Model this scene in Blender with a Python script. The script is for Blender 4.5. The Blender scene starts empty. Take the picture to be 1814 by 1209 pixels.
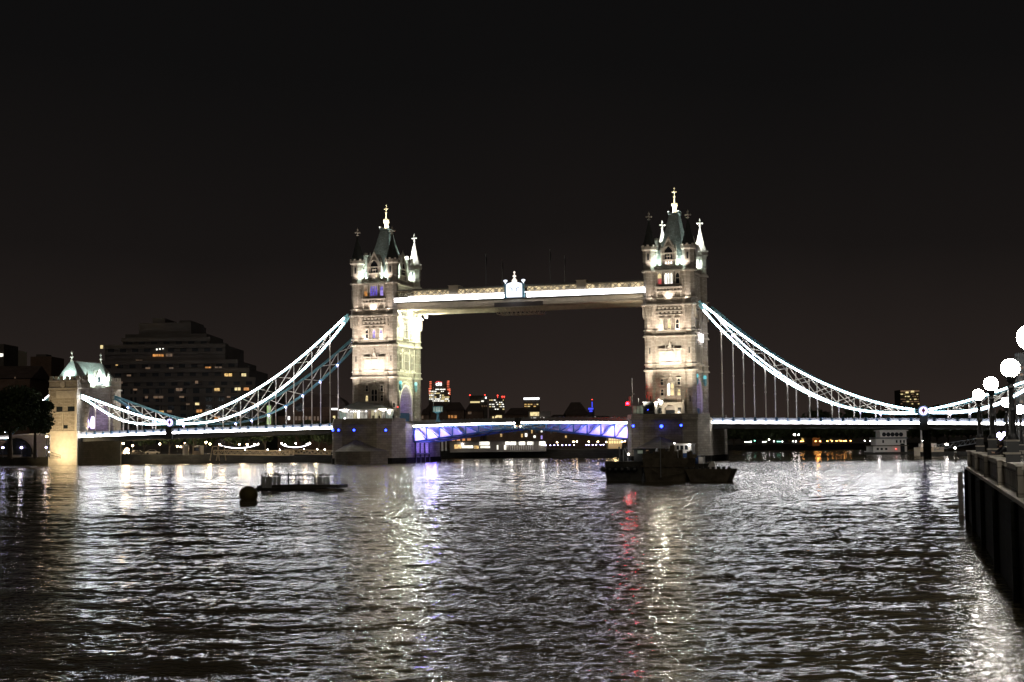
import bpy, math, random
import numpy as np
from mathutils import Vector, Matrix, Euler
random.seed(7)
SC = bpy.context.scene
COL = SC.collection
R = math.radians
# ------------------------------------------------------------------ camera
CAM = np.array([120.9013, -402.4065, 5.0005]); YAW, PIT, ROL, FPX = 0.302, 0.0643, -0.0108, 2740.28
_c, _s = math.cos(YAW), math.sin(YAW)
_r = np.array([_c, _s, 0]); _fw = np.array([-_s, _c, 0]); _cp, _sp = math.cos(PIT), math.sin(PIT)
_F = _fw * _cp + np.array([0, 0, _sp]); _U = -_fw * _sp + np.array([0, 0, _cp])
_cr, _sr = math.cos(ROL), math.sin(ROL)
_R2 = _r * _cr + _U * _sr; _U2 = -_r * _sr + _U * _cr
cd = bpy.data.cameras.new('camera'); cam = bpy.data.objects.new('camera', cd); COL.objects.link(cam)
cam.matrix_world = Matrix(((_R2[0], _U2[0], -_F[0], CAM[0]), (_R2[1], _U2[1], -_F[1], CAM[1]), (_R2[2], _U2[2], -_F[2], CAM[2]), (0, 0, 0, 1)))
cd.sensor_fit = 'HORIZONTAL'; cd.sensor_width = 36; cd.lens = FPX / 1814 * 36
cd.clip_start = 0.5; cd.clip_end = 20000
SC.camera = cam
def ray(x, y): return _F + _R2 * (x - 907) / FPX - _U2 * (y - 604.5) / FPX
def at(x, y, D): return Vector(CAM + ray(x, y) * D)
def onZ(x, y, z):
    d = ray(x, y); return Vector(CAM + d * (z - CAM[2]) / d[2])
def onY(x, y, Y):
    d = ray(x, y); return Vector(CAM + d * (Y - CAM[1]) / d[1])
# ------------------------------------------------------------------ world and exposure
SC.render.engine = 'CYCLES'
SC.view_settings.view_transform = 'Standard'; SC.view_settings.look = 'None'
SC.view_settings.exposure = 0; SC.view_settings.gamma = 1; SC.view_settings.use_curve_mapping = False
SC.cycles.sample_clamp_indirect = 0; SC.cycles.sample_clamp_direct = 0
SC.cycles.max_bounces = 5; SC.cycles.diffuse_bounces = 2; SC.cycles.glossy_bounces = 3
SC.cycles.caustics_reflective = False; SC.cycles.caustics_refractive = False
SC.cycles.use_denoising = True; SC.cycles.use_adaptive_sampling = False
W = bpy.data.worlds.new('World'); SC.world = W; W.use_nodes = True
nt = W.node_tree; nt.nodes.clear()
out = nt.nodes.new('ShaderNodeOutputWorld')
sky = nt.nodes.new('ShaderNodeTexSky'); sky.sky_type = 'NISHITA'; sky.sun_disc = False
sky.sun_elevation = R(-6); sky.sun_rotation = R(200)
bg1 = nt.nodes.new('ShaderNodeBackground'); bg1.inputs[1].default_value = 0.004
nt.links.new(sky.outputs[0], bg1.inputs[0])
tc = nt.nodes.new('ShaderNodeTexCoord'); sx = nt.nodes.new('ShaderNodeSeparateXYZ'); nt.links.new(tc.outputs['Generated'], sx.inputs[0])
nz = nt.nodes.new('ShaderNodeTexNoise'); nz.inputs['Scale'].default_value = 4.5; nz.inputs['Detail'].default_value = 6
nt.links.new(tc.outputs['Generated'], nz.inputs[0])
ad = nt.nodes.new('ShaderNodeMath'); ad.operation = 'MULTIPLY_ADD'; ad.inputs[1].default_value = 0.075; nt.links.new(nz.outputs[0], ad.inputs[0]); nt.links.new(sx.outputs[2], ad.inputs[2])
rp = nt.nodes.new('ShaderNodeValToRGB'); nt.links.new(ad.outputs[0], rp.inputs[0])
rp.color_ramp.elements[0].position = 0.02; rp.color_ramp.elements[0].color = (.032, .0225, .0188, 1)   # city glow low over the roofs
rp.color_ramp.elements[1].position = 0.5; rp.color_ramp.elements[1].color = (.0030, .0030, .0033, 1)
for p_, c_ in ((.08, (.0195, .0145, .0126, 1)), (.16, (.0090, .0073, .0068, 1)), (.27, (.0048, .0045, .0045, 1))):
    e_ = rp.color_ramp.elements.new(p_); e_.color = c_
bg2 = nt.nodes.new('ShaderNodeBackground'); nt.links.new(rp.outputs[0], bg2.inputs[0])
ads = nt.nodes.new('ShaderNodeAddShader'); nt.links.new(bg1.outputs[0], ads.inputs[0]); nt.links.new(bg2.outputs[0], ads.inputs[1])
nt.links.new(ads.outputs[0], out.inputs[0])
# ------------------------------------------------------------------ materials
MT = {}
def mat(name, col, rough=.8, metal=0., noise=.25, nscale=.6, brick=None, bump=0., spec=.3):
    m = bpy.data.materials.new(name); m.use_nodes = True; t = m.node_tree; b = t.nodes['Principled BSDF']
    b.inputs['Roughness'].default_value = rough; b.inputs['Metallic'].default_value = metal
    b.inputs['Specular IOR Level'].default_value = spec
    co = t.nodes.new('ShaderNodeTexCoord')
    n = t.nodes.new('ShaderNodeTexNoise'); n.inputs['Scale'].default_value = nscale; n.inputs['Detail'].default_value = 8; n.inputs['Roughness'].default_value = .65
    t.links.new(co.outputs['Object'], n.inputs[0])
    mr = t.nodes.new('ShaderNodeMapRange'); mr.inputs[1].default_value = .3; mr.inputs[2].default_value = .7
    mr.inputs[3].default_value = 1 - noise; mr.inputs[4].default_value = 1 + noise
    t.links.new(n.outputs[0], mr.inputs[0])
    mx = t.nodes.new('ShaderNodeMix'); mx.data_type = 'RGBA'; mx.blend_type = 'MULTIPLY'; mx.inputs[0].default_value = 1
    mx.inputs[6].default_value = (*col, 1); t.links.new(mr.outputs[0], mx.inputs[7])
    last = mx.outputs[2]
    if brick:
        sp = t.nodes.new('ShaderNodeSeparateXYZ'); t.links.new(co.outputs['Object'], sp.inputs[0])
        a1 = t.nodes.new('ShaderNodeMath'); t.links.new(sp.outputs[0], a1.inputs[0]); t.links.new(sp.outputs[1], a1.inputs[1])
        cb = t.nodes.new('ShaderNodeCombineXYZ'); t.links.new(a1.outputs[0], cb.inputs[0]); t.links.new(sp.outputs[2], cb.inputs[1])
        bk = t.nodes.new('ShaderNodeTexBrick'); t.links.new(cb.outputs[0], bk.inputs[0])
        bk.inputs['Color1'].default_value = (1, 1, 1, 1); bk.inputs['Color2'].default_value = (.72, .7, .68, 1); bk.inputs['Mortar'].default_value = (.45, .44, .42, 1)
        bk.inputs['Scale'].default_value = 1; bk.inputs['Brick Width'].default_value = brick[0]; bk.inputs['Row Height'].default_value = brick[1]; bk.inputs['Mortar Size'].default_value = brick[2]
        m2 = t.nodes.new('ShaderNodeMix'); m2.data_type = 'RGBA'; m2.blend_type = 'MULTIPLY'; m2.inputs[0].default_value = 1
        t.links.new(last, m2.inputs[6]); t.links.new(bk.outputs[0], m2.inputs[7]); last = m2.outputs[2]
    t.links.new(last, b.inputs['Base Color'])
    if bump:
        bp = t.nodes.new('ShaderNodeBump'); bp.inputs['Strength'].default_value = bump; bp.inputs['Distance'].default_value = .08
        n2 = t.nodes.new('ShaderNodeTexNoise'); n2.inputs['Scale'].default_value = nscale * 6; n2.inputs['Detail'].default_value = 4; t.links.new(co.outputs['Object'], n2.inputs[0])
        t.links.new(n2.outputs[0], bp.inputs['Height']); t.links.new(bp.outputs[0], b.inputs['Normal'])
    MT[name] = m; return m
def glow(name, col, st, patch=0., pscale=1.):
    # dim panes are seen but need no shadow rays of their own
    m = bpy.data.materials.new(name); m.use_nodes = True; b = m.node_tree.nodes['Principled BSDF']; t = m.node_tree
    b.inputs['Base Color'].default_value = (.3, .3, .3, 1); b.inputs['Roughness'].default_value = .4
    b.inputs['Emission Color'].default_value = (*col, 1); b.inputs['Emission Strength'].default_value = st
    if patch:   # lamps and blinds behind the panes: uneven interiors
        co = t.nodes.new('ShaderNodeTexCoord'); n = t.nodes.new('ShaderNodeTexNoise'); n.inputs['Scale'].default_value = pscale; n.inputs['Detail'].default_value = 3
        t.links.new(co.outputs['Object'], n.inputs[0])
        mr = t.nodes.new('ShaderNodeMapRange'); mr.inputs[1].default_value = .35; mr.inputs[2].default_value = .65; mr.inputs[3].default_value = st * (1 - patch); mr.inputs[4].default_value = st * (1 + patch)
        t.links.new(n.outputs[0], mr.inputs[0]); t.links.new(mr.outputs[0], b.inputs['Emission Strength'])
    if st < 6 or name in ('orange_lamp', 'green_lamp', 'violet_lamp', 'led_blue'): m.cycles.emission_sampling = 'NONE'
    MT[name] = m; return m
mat('stone', (.44, .405, .355), .9, noise=.22, nscale=.5, brick=(1.3, .42, .025), bump=.25)
mat('pale_stone', (.56, .52, .46), .85, noise=.15, nscale=.8, bump=.15)
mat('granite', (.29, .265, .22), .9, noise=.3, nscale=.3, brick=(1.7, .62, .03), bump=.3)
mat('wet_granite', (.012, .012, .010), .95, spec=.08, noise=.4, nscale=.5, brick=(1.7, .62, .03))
mat('slate', (.34, .37, .355), .6, noise=.2, nscale=1.2, brick=(.5, .35, .03))
mat('dark_slate', (.055, .06, .058), .6, noise=.2, nscale=1.2)
mat('gold_leaf', (.92, .80, .52), .45, metal=.25, noise=.1)
mat('teal_paint', (.14, .32, .38), .5, noise=.15, nscale=.8)
mat('blue_paint', (.06, .14, .26), .5, noise=.15, nscale=.8)
mat('white_paint', (.74, .72, .68), .5, noise=.08, nscale=.8)
mat('cream_paint', (.55, .48, .36), .6, noise=.15, nscale=.8)
mat('grey_steel', (.22, .23, .23), .55, noise=.2, nscale=.8)
mat('dark_steel', (.045, .05, .052), .5, noise=.3, nscale=.8)
mat('asphalt', (.05, .05, .05), .9, noise=.2, nscale=1)
mat('paving', (.09, .085, .075), .85, noise=.2, nscale=1.2, brick=(.9, .6, .015))
mat('fascia_paint', (.26, .29, .36), .5, noise=.1)
mat('dark_granite', (.16, .145, .115), .9, noise=.35, nscale=.3, brick=(1.7, .62, .03), bump=.3)
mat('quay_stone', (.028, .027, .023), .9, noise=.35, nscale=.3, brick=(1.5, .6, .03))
mat('concrete', (.17, .155, .14), .9, noise=.2, nscale=.15)
mat('dark_concrete', (.085, .075, .066), .9, noise=.25, nscale=.1)
mat('brick', (.13, .085, .06), .9, noise=.25, nscale=.3, brick=(.5, .16, .012))
mat('roof_tile', (.07, .05, .042), .9, noise=.3, nscale=.4)
mat('dark_glass', (.02, .025, .03), .15, noise=.1, spec=.6)
mat('rust', (.10, .085, .058), .85, noise=.5, nscale=.7, bump=.3)
mat('black_hull', (.055, .055, .048), .6, noise=.5, nscale=.6, bump=.2)
mat('buoy_yellow', (.085, .068, .022), .7, noise=.35, nscale=1.0)
mat('boat_blue', (.03, .06, .16), .5, noise=.2)
mat('timber', (.10, .085, .065), .9, noise=.35, nscale=1.2, bump=.3)
mat('foliage', (.035, .05, .02), .8, noise=.5, nscale=.5)
mat('bark', (.05, .04, .03), .95, noise=.3, nscale=1.5)
mat('skin', (.45, .28, .2), .6, noise=.05)
mat('dark_cloth', (.02, .02, .025), .9, noise=.2, nscale=4)
mat('hair', (.025, .017, .012), .7, noise=.2, nscale=8)
mat('feather', (.35, .35, .34), .8, noise=.3, nscale=10)
mat('screen_mesh', (.30, .31, .30), .8, noise=.15)
mat('mud', (.05, .045, .035), .95, noise=.3, nscale=.1)
mat('iron_black', (.018, .019, .021), .4, noise=.2, nscale=2, spec=.5)
mat('ceramic', (.5, .5, .45), .5, noise=.1)
mat('red_paint', (.35, .03, .03), .5, noise=.15)
LED = 32.
glow('led_white', (1.0, .965, .95), LED)
glow('led_soft', (.95, .93, 1.0), 8)
glow('led_violet', (.28, .20, 1.0), 14)
glow('led_blue', (.02, .045, 1.0), 14)
glow('led_cyan', (.05, .55, .65), 1.0)
glow('globe_lamp', (1.0, .94, .84), 130)
glow('warm_lamp', (1.0, .68, .36), 55)
glow('white_lamp', (1.0, .93, .85), 50)
glow('violet_lamp', (.55, .50, 1.0), 30)
glow('orange_lamp', (1.0, .42, .10), 30)
glow('green_lamp', (.30, 1.0, .70), 8)
glow('red_lamp', (1.0, .0012, .004), 220)
glow('red_beacon', (1.0, .06, .04), 3)
glow('red_floor', (1.0, .20, .10), 1.1, .6, .1)
glow('flood_lamp', (1.0, .86, .66), 1100)
glow('lime_lamp', (.97, 1.0, .80), 1100)
glow('win_warm', (1.0, .62, .20), .75, .6, 1.5)
glow('win_yellow', (1.0, .80, .38), .9, .35, 1.3)
glow('win_orange', (1.0, .40, .08), .55, .6, 1.0)
glow('win_white', (1.0, .97, .86), 1.6, .4, .9)
glow('win_purple', (.13, .09, .62), .75, .6, 1.6)
glow('win_violet', (.45, .34, .95), .9, .4, 1.6)
glow('win_red', (.75, .10, .10), .6, .4, 1.6)
glow('win_dim', (.9, .5, .25), .12, .6, 1.0)
glow('gallery_glow', (1.0, .78, .44), .62, .9, .9)
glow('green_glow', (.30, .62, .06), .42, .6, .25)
glow('shop_glow', (1.0, .96, .82), 1.5, .5, .5)
glow('tower_glow', (.95, 1.0, .80), .75, .7, .05)
glow('sign_white', (1, 1, 1), 2.2)
glow('sign_red', (1, .08, .08), 1.6)
glow('spire_blue', (.05, .07, 1.0), 1.2)
# ------------------------------------------------------------------ mesh helpers
class MB:
    def __init__(s): s.v = []; s.f = []; s.m = []; s.mats = []; s.cur = 0; s.smooth = False
    def use(s, name):
        if name not in s.mats: s.mats.append(name)
        s.cur = s.mats.index(name); return s
    def add(s, vs, fs):
        o = len(s.v); s.v += [tuple(p) for p in vs]
        s.f += [[i + o for i in f] for f in fs]; s.m += [s.cur] * len(fs); return s
    def box(s, x0, x1, y0, y1, z0, z1):
        return s.add([(x, y, z) for z in (z0, z1) for y in (y0, y1) for x in (x0, x1)],
                     [(0, 2, 3, 1), (4, 5, 7, 6), (0, 1, 5, 4), (2, 6, 7, 3), (0, 4, 6, 2), (1, 3, 7, 5)])
    def prism(s, pts, a, b):            # pts: base ring, a,b offsets (3-vectors)
        n = len(pts); A = [Vector(p) + Vector(a) for p in pts]; B = [Vector(p) + Vector(b) for p in pts]
        return s.add(A + B, [tuple(range(n))[::-1], tuple(range(n, 2 * n))] + [(i, (i + 1) % n, n + (i + 1) % n, n + i) for i in range(n)])
    def zprism(s, pts, z0, z1): return s.prism([(p[0], p[1], 0) for p in pts], (0, 0, z0), (0, 0, z1))
    def bar(s, p, q, w, h=None, up=(0, 0, 1)):
        h = h or w; p = Vector(p); q = Vector(q); d = (q - p)
        if d.length < 1e-6: return s
        d.normalize(); u = Vector(up)
        if abs(d.dot(u)) > .99: u = Vector((0, 1, 0))
        sx_ = d.cross(u).normalized(); uu = sx_.cross(d)
        r = [sx_ * (a * w / 2) + uu * (b * h / 2) for a, b in ((-1, -1), (1, -1), (1, 1), (-1, 1))]
        return s.add([p + o for o in r] + [q + o for o in r], [(3, 2, 1, 0), (4, 5, 6, 7)] + [(i, (i + 1) % 4, 4 + (i + 1) % 4, 4 + i) for i in range(4)])
    def tube(s, p, q, r0, r1=None, n=8):
        r1 = r0 if r1 is None else r1; p = Vector(p); q = Vector(q); d = (q - p).normalized()
        u = Vector((0, 0, 1)) if abs(d.z) < .95 else Vector((1, 0, 0))
        a = d.cross(u).normalized(); b = d.cross(a)
        vs = [c + a * (r * math.cos(t)) + b * (r * math.sin(t)) for c, r in ((p, r0), (q, r1)) for t in [2 * math.pi * i / n for i in range(n)]]
        return s.add(vs, [tuple(range(n)), tuple(range(2 * n - 1, n - 1, -1))] + [(i, n + i, n + (i + 1) % n, (i + 1) % n) for i in range(n)])
    def lathe(s, c, prof, n=12, rot=0., sy=1.):
        cx, cy, cz = c; vs = []; fs = []
        for r, z in prof:
            vs += [(cx + r * math.cos(rot + 2 * math.pi * i / n), cy + sy * r * math.sin(rot + 2 * math.pi * i / n), cz + z) for i in range(n)]
        for k in range(len(prof) - 1):
            fs += [(k * n + i, k * n + (i + 1) % n, (k + 1) * n + (i + 1) % n, (k + 1) * n + i) for i in range(n)]
        fs.append(tuple(range(n))[::-1]); fs.append(tuple(range((len(prof) - 1) * n, len(prof) * n)))
        return s.add(vs, fs)
    def ball(s, c, r, n=16, m=10, sz=1.):
        return s.lathe(c, [(max(r * math.sin(math.pi * i / m), .001), -r * sz * math.cos(math.pi * i / m)) for i in range(m + 1)], n)
    def build(s, name, mname=None, parent=None):
        if mname and not s.mats: s.mats = [mname]
        off = Vector((0, 0, 0)); p = parent
        while p is not None:
            off += p.location; p = p.parent
        me = bpy.data.meshes.new(name); me.from_pydata([tuple(Vector(v) - off) for v in s.v], [], s.f)
        for n_ in s.mats: me.materials.append(MT[n_])
        if len(s.mats) > 1: me.polygons.foreach_set('material_index', s.m)
        if s.smooth: me.polygons.foreach_set('use_smooth', [True] * len(me.polygons))
        me.update()
        o = bpy.data.objects.new(name, me); COL.objects.link(o)
        if parent is not None: o.parent = parent
        return o
def tag(o, label=None, cat=None, group=None, kind=None):
    if label: o['label'] = label
    if cat: o['category'] = cat
    if group: o['group'] = group
    if kind: o['kind'] = kind
    return o
def empty(name, loc, label=None, cat=None, group=None):
    o = bpy.data.objects.new(name, None); o.location = loc; COL.objects.link(o); o.empty_display_size = .5
    return tag(o, label, cat, group)
def dup(o, loc=None, parent=None, label=None, group=None, rz=None, sc=None):
    c = o.copy(); COL.objects.link(c)
    if parent is not None: c.parent = parent
    if loc is not None: c.location = loc
    if rz is not None: c.rotation_euler = (0, 0, rz)
    if sc is not None: c.scale = (sc, sc, sc)
    if label: c['label'] = label
    if group: c['group'] = group
    for ch in list(o.children): dup(ch, None, c)
    return c
def octo(cx, cy, ap):                      # octagon by apothem, flats facing the axes
    r_ = ap / math.cos(math.pi / 8)
    return [(cx + r_ * math.cos(math.pi / 8 + i * math.pi / 4), cy + r_ * math.sin(math.pi / 8 + i * math.pi / 4)) for i in range(8)]
def light(kind, name, loc, energy, col, target=None, size=.5, spot=70, blend=.6, parent=None):
    l = bpy.data.lights.new(name, kind); l.energy = energy; l.color = col
    if kind == 'AREA': l.shape = 'DISK'; l.size = size
    else: l.shadow_soft_size = size
    if kind == 'SPOT': l.spot_size = R(spot); l.spot_blend = blend
    o = bpy.data.objects.new(name, l); COL.objects.link(o); o.location = loc
    if target is not None: o.rotation_euler = (Vector(target) - Vector(loc)).to_track_quat('-Z', 'Y').to_euler()
    return o
WARM = (1.0, .80, .60); COOL = (.80, .84, 1.0); VIOLET = (.36, .26, 1.0); LIME = (.93, 1.0, .66); MINT = (.78, 1.0, .92)
WZ = -0.7
sl = bpy.data.lights.new('ambient_fill_sun', 'SUN'); sl.energy = .2; sl.angle = R(60); sl.color = (1, .86, .70)   # added fill sun standing in for city glow, lifts the dark fronts
so_ = bpy.data.objects.new('ambient_fill_sun', sl); COL.objects.link(so_); so_.rotation_euler = (Vector((0, 0, 0)) - Vector((30, -80, 55))).to_track_quat('-Z', 'Y').to_euler()
# ------------------------------------------------------------------ river and ground
def river():
    rng = np.random.RandomState(3)
    th0 = math.pi / 2 + YAW + math.pi        # waves run roughly towards the camera
    waves = []
    for i in range(84):
        lam = 0.30 * (11.0 / 0.30) ** ((i + rng.rand()) / 84.)
        th = th0 + rng.normal(0, .55)
        k = 2 * math.pi / lam
        a = (0.032 if lam < .9 else .013 if lam < 1.6 else .008 if lam < 3.0 else .007 if lam < 7 else .005) / k * (.6 + .8 * rng.rand())
        waves.append((k * math.cos(th), k * math.sin(th), a, rng.rand() * 6.283, lam))
    def h(x, y, sp):
        z = np.zeros_like(x)
        # gusts: patches of calmer and rougher water
        g = .85 + .3 * np.sin(x * .045 + 1.3 + .6 * np.sin(y * .031)) * np.sin(y * .052 + .8 * np.sin(x * .027))
        if sp > 50: return z
        spd = np.maximum(.13, .0019 * ((x - CAM[0]) * -math.sin(YAW) + (y - CAM[1]) * math.cos(YAW)))
        for kx, ky, a, ph, lam in waves:
            z += a * np.clip((lam / (2.1 * spd) - 1) * 1.6, 0, 1) * np.sin(kx * x + ky * y + ph + .5 * np.sin(.11 * x * (1 + .2 * math.sin(ph)) - .09 * y + ph))
        return z * g
    V = []; Fc = []; n0 = 0
    c, s = math.cos(YAW), math.sin(YAW)
    def zone(d0, d1, ds, l0, l1, ls, sp):
        nonlocal n0
        D = np.arange(d0, d1 + ds * .5, ds); Lt = np.arange(l0, l1 + ls * .5, ls)
        dd, ll = np.meshgrid(D, Lt, indexing='ij')
        x = CAM[0] + ll * c - dd * s; y = CAM[1] + ll * s + dd * c
        z = WZ + h(x, y, sp)
        V.append(np.stack([x.ravel(), y.ravel(), z.ravel()], 1))
        nd, nl = dd.shape
        i = (np.arange(nd - 1)[:, None] * nl + np.arange(nl - 1)[None, :]).ravel() + n0
        Fc.append(np.stack([i, i + 1, i + nl + 1, i + nl], 1)); n0 += nd * nl
    zone(18, 60, .09, -26, 26, .13, .135)
    zone(60, 130, .15, -52, 52, .22, .21)
    zone(130, 280, .33, -110, 110, .45, .42)
    zone(280, 520, .5, -200, 200, .62, .5)
    zone(520, 3000, 60, -1500, 1500, 60, 99)
    zone(-120, 18, 6, -300, 300, 6, 99)
    zone(18, 520, 10, 200, 400, 10, 99); zone(18, 520, 10, -400, -200, 10, 99)
    zone(18, 60, 3, 26, 52, 3, 99); zone(18, 60, 3, -52, -26, 3, 99); zone(18, 130, 4, 52, 112, 4, 99); zone(18, 130, 4, -112, -52, 4, 99)
    zone(18, 280, 6, 110, 200, 6, 99); zone(18, 280, 6, -200, -110, 6, 99)
    V = np.concatenate(V); F4 = np.concatenate(Fc)
    me = bpy.data.meshes.new('river'); me.vertices.add(len(V)); me.vertices.foreach_set('co', V.astype(np.float32).ravel())
    me.loops.add(F4.size); me.loops.foreach_set('vertex_index', F4.astype(np.int32).ravel())
    me.polygons.add(len(F4)); me.polygons.foreach_set('loop_start', np.arange(0, F4.size, 4, dtype=np.int32)); me.polygons.foreach_set('loop_total', np.full(len(F4), 4, np.int32))
    me.update(calc_edges=True); me.polygons.foreach_set('use_smooth', np.ones(len(F4), bool))
    m = bpy.data.materials.new('river_water'); m.use_nodes = True; t = m.node_tree; b = t.nodes['Principled BSDF']
    b.inputs['Base Color'].default_value = (.10, .085, .05, 1); b.inputs['Roughness'].default_value = .07; b.inputs['IOR'].default_value = 1.333
    co = t.nodes.new('ShaderNodeTexCoord'); mp = t.nodes.new('ShaderNodeMapping'); mp.inputs['Rotation'].default_value = (0, 0, -YAW); mp.inputs['Scale'].default_value = (1, 2.3, 1)
    t.links.new(co.outputs['Object'], mp.inputs[0])
    n1 = t.nodes.new('ShaderNodeTexNoise'); n1.inputs['Scale'].default_value = 2.2; n1.inputs['Detail'].default_value = 3; n1.inputs['Roughness'].default_value = .55; t.links.new(mp.outputs[0], n1.inputs[0])
    bp = t.nodes.new('ShaderNodeBump'); bp.inputs['Strength'].default_value = 1; bp.inputs['Distance'].default_value = .065; t.links.new(n1.outputs[0], bp.inputs['Height'])
    n2 = t.nodes.new('ShaderNodeTexNoise'); n2.inputs['Scale'].default_value = 7.5; n2.inputs['Detail'].default_value = 2; t.links.new(mp.outputs[0], n2.inputs[0])
    b2 = t.nodes.new('ShaderNodeBump'); b2.inputs['Strength'].default_value = 1; b2.inputs['Distance'].default_value = .018; t.links.new(n2.outputs[0], b2.inputs['Height']); t.links.new(bp.outputs[0], b2.inputs['Normal'])
    t.links.new(b2.outputs[0], b.inputs['Normal'])
    me.materials.append(m)
    o = bpy.data.objects.new('river', me); COL.objects.link(o); tag(o, kind='structure')
river()
b = MB(); b.box(-9000, 9000, -2000, 16000, -9, -8); tag(b.build('river_bed', 'mud'), kind='structure')
def pxy(x, y, z): p = onZ(x, y, z); return (p.x, p.y)
NBANK = [(-900, -330), (-260, -48), (-143.5, -10), (-143.5, 14), (-110, 17), (-62, 20), (-63, 62), pxy(735, 812.5, WZ), pxy(1122, 810.5, WZ), pxy(1215, 802, WZ),
         pxy(1290, 797.5, WZ), pxy(1560, 795.5, WZ), pxy(1814, 793, WZ), (900, 500), (3000, 1500), (2000, 9000), (-6000, 9000), (-6000, -330)]
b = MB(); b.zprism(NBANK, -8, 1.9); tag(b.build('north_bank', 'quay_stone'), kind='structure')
b = MB(); b.zprism([(p[0] * 1.0, p[1] + 1.2) for p in NBANK], 1.9, 2.0); tag(b.build('bank_pavement', 'paving'), kind='structure')
# ------------------------------------------------------------------ bridge towers
TX = 41.15; AT, BT, AP = 5.16, 8.54, 1.45; ZB = 10.58
def lancet(u0, u1, z0, z1):                 # pointed-arch outline
    w = u1 - u0; zs = z1 - w * .75
    pts = [(u0, z0), (u1, z0), (u1, zs)]
    for i in range(1, 5): t = i / 5 * math.pi / 2; pts.append((u1 - w / 2 * math.sin(t) ** 1.6, zs + (z1 - zs) * math.sin(t)))
    pts.append(((u0 + u1) / 2, z1))
    for i in range(4, 0, -1): t = i / 5 * math.pi / 2; pts.append((u0 + w / 2 * math.sin(t) ** 1.6, zs + (z1 - zs) * math.sin(t)))
    pts.append((u0, zs)); return pts
def rarch(half, z0, zs, n=14, rise=None):   # round / pointed arch outline from right foot to left foot
    rise = rise or half
    return [(half * math.cos(math.pi * i / n), zs + rise * math.sin(math.pi * i / n)) for i in range(n + 1)]
class Face:                                  # maps (u, z, d) on a wall to the world
    def __init__(s, kind, x, y): s.k = kind; s.x = x; s.y = y
    def P(s, u, z, d):
        return {'W': (s.x + u, s.y - d, z), 'S': (s.x + d, s.y + u, z), 'E': (s.x - u, s.y + d, z), 'N': (s.x - d, s.y - u, z)}[s.k]
    def poly(s, mb, pts, d0, d1):
        a = [s.P(u, z, d0) for u, z in pts]; c = [s.P(u, z, d1) for u, z in pts]; n = len(pts)
        mb.add(a + c, [tuple(range(n))[::-1], tuple(range(n, 2 * n))] + [(i, (i + 1) % n, n + (i + 1) % n, n + i) for i in range(n)])
    def rect(s, mb, u0, u1, z0, z1, d0, d1): s.poly(mb, [(u0, z0), (u1, z0), (u1, z1), (u0, z1)], d0, d1)
def window(root, F, u, z0, w, h, panes, lights=1, arch=True, transom=True, frame='pale_stone', deep=.28):
    fr = MB().use(frame); j = max(.16, w * .13)
    F.rect(fr, u - w / 2 - j, u - w / 2, z0, z0 + h, 0, deep); F.rect(fr, u + w / 2, u + w / 2 + j, z0, z0 + h, 0, deep)
    F.rect(fr, u - w / 2 - j - .08, u + w / 2 + j + .08, z0 - .25, z0 - .002, 0, deep + .12)
    F.rect(fr, u - w / 2 - j - .05, u + w / 2 + j + .05, z0 + h + .002, z0 + h + .3, 0, deep + .08)
    lw = w / lights
    for i in range(1, lights): F.rect(fr, u - w / 2 + i * lw - .08, u - w / 2 + i * lw + .08, z0, z0 + h, 0, deep - .05)
    if transom: F.rect(fr, u - w / 2, u + w / 2, z0 + h * .48, z0 + h * .48 + .14, 0, deep - .09)
    if arch:                                 # spandrels: stone above each pointed head
        for i in range(lights):
            a, c = u - w / 2 + i * lw + .03, u - w / 2 + (i + 1) * lw - .03; zt = z0 + h - .05; zs = zt - (c - a) * .8
            for sgn, e in ((1, a), (-1, c)):
                mid = (a + c) / 2
                F.poly(fr, [(e, zs), (e + sgn * (c - a) * .12, zs + (zt - zs) * .5), (mid - sgn * (c - a) * .12, zt - .12), (mid, zt), (mid, z0 + h), (e, z0 + h)][::sgn], 0.02, deep - .14)
    fo = fr.build('window', None, root)
    pn = MB()
    if isinstance(panes, str): panes = [panes]
    for i in range(lights):
        pn.use(panes[i % len(panes)] if lights > 1 else panes[0])
        a, c = u - w / 2 + i * lw + .01, u - w / 2 + (i + 1) * lw - .01
        if len(panes) == 2 and lights == 1:
            F.rect(pn, a, c, z0 + .004, z0 + h * .48, .01, .05); pn.use(panes[1]); F.rect(pn, a, c, z0 + h * .48 + .003, z0 + h - .01, .01, .05)
        else: F.rect(pn, a, c, z0 + .004, z0 + h - .01, .01, .05)
    pn.build('pane', None, fo); return fo
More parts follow.
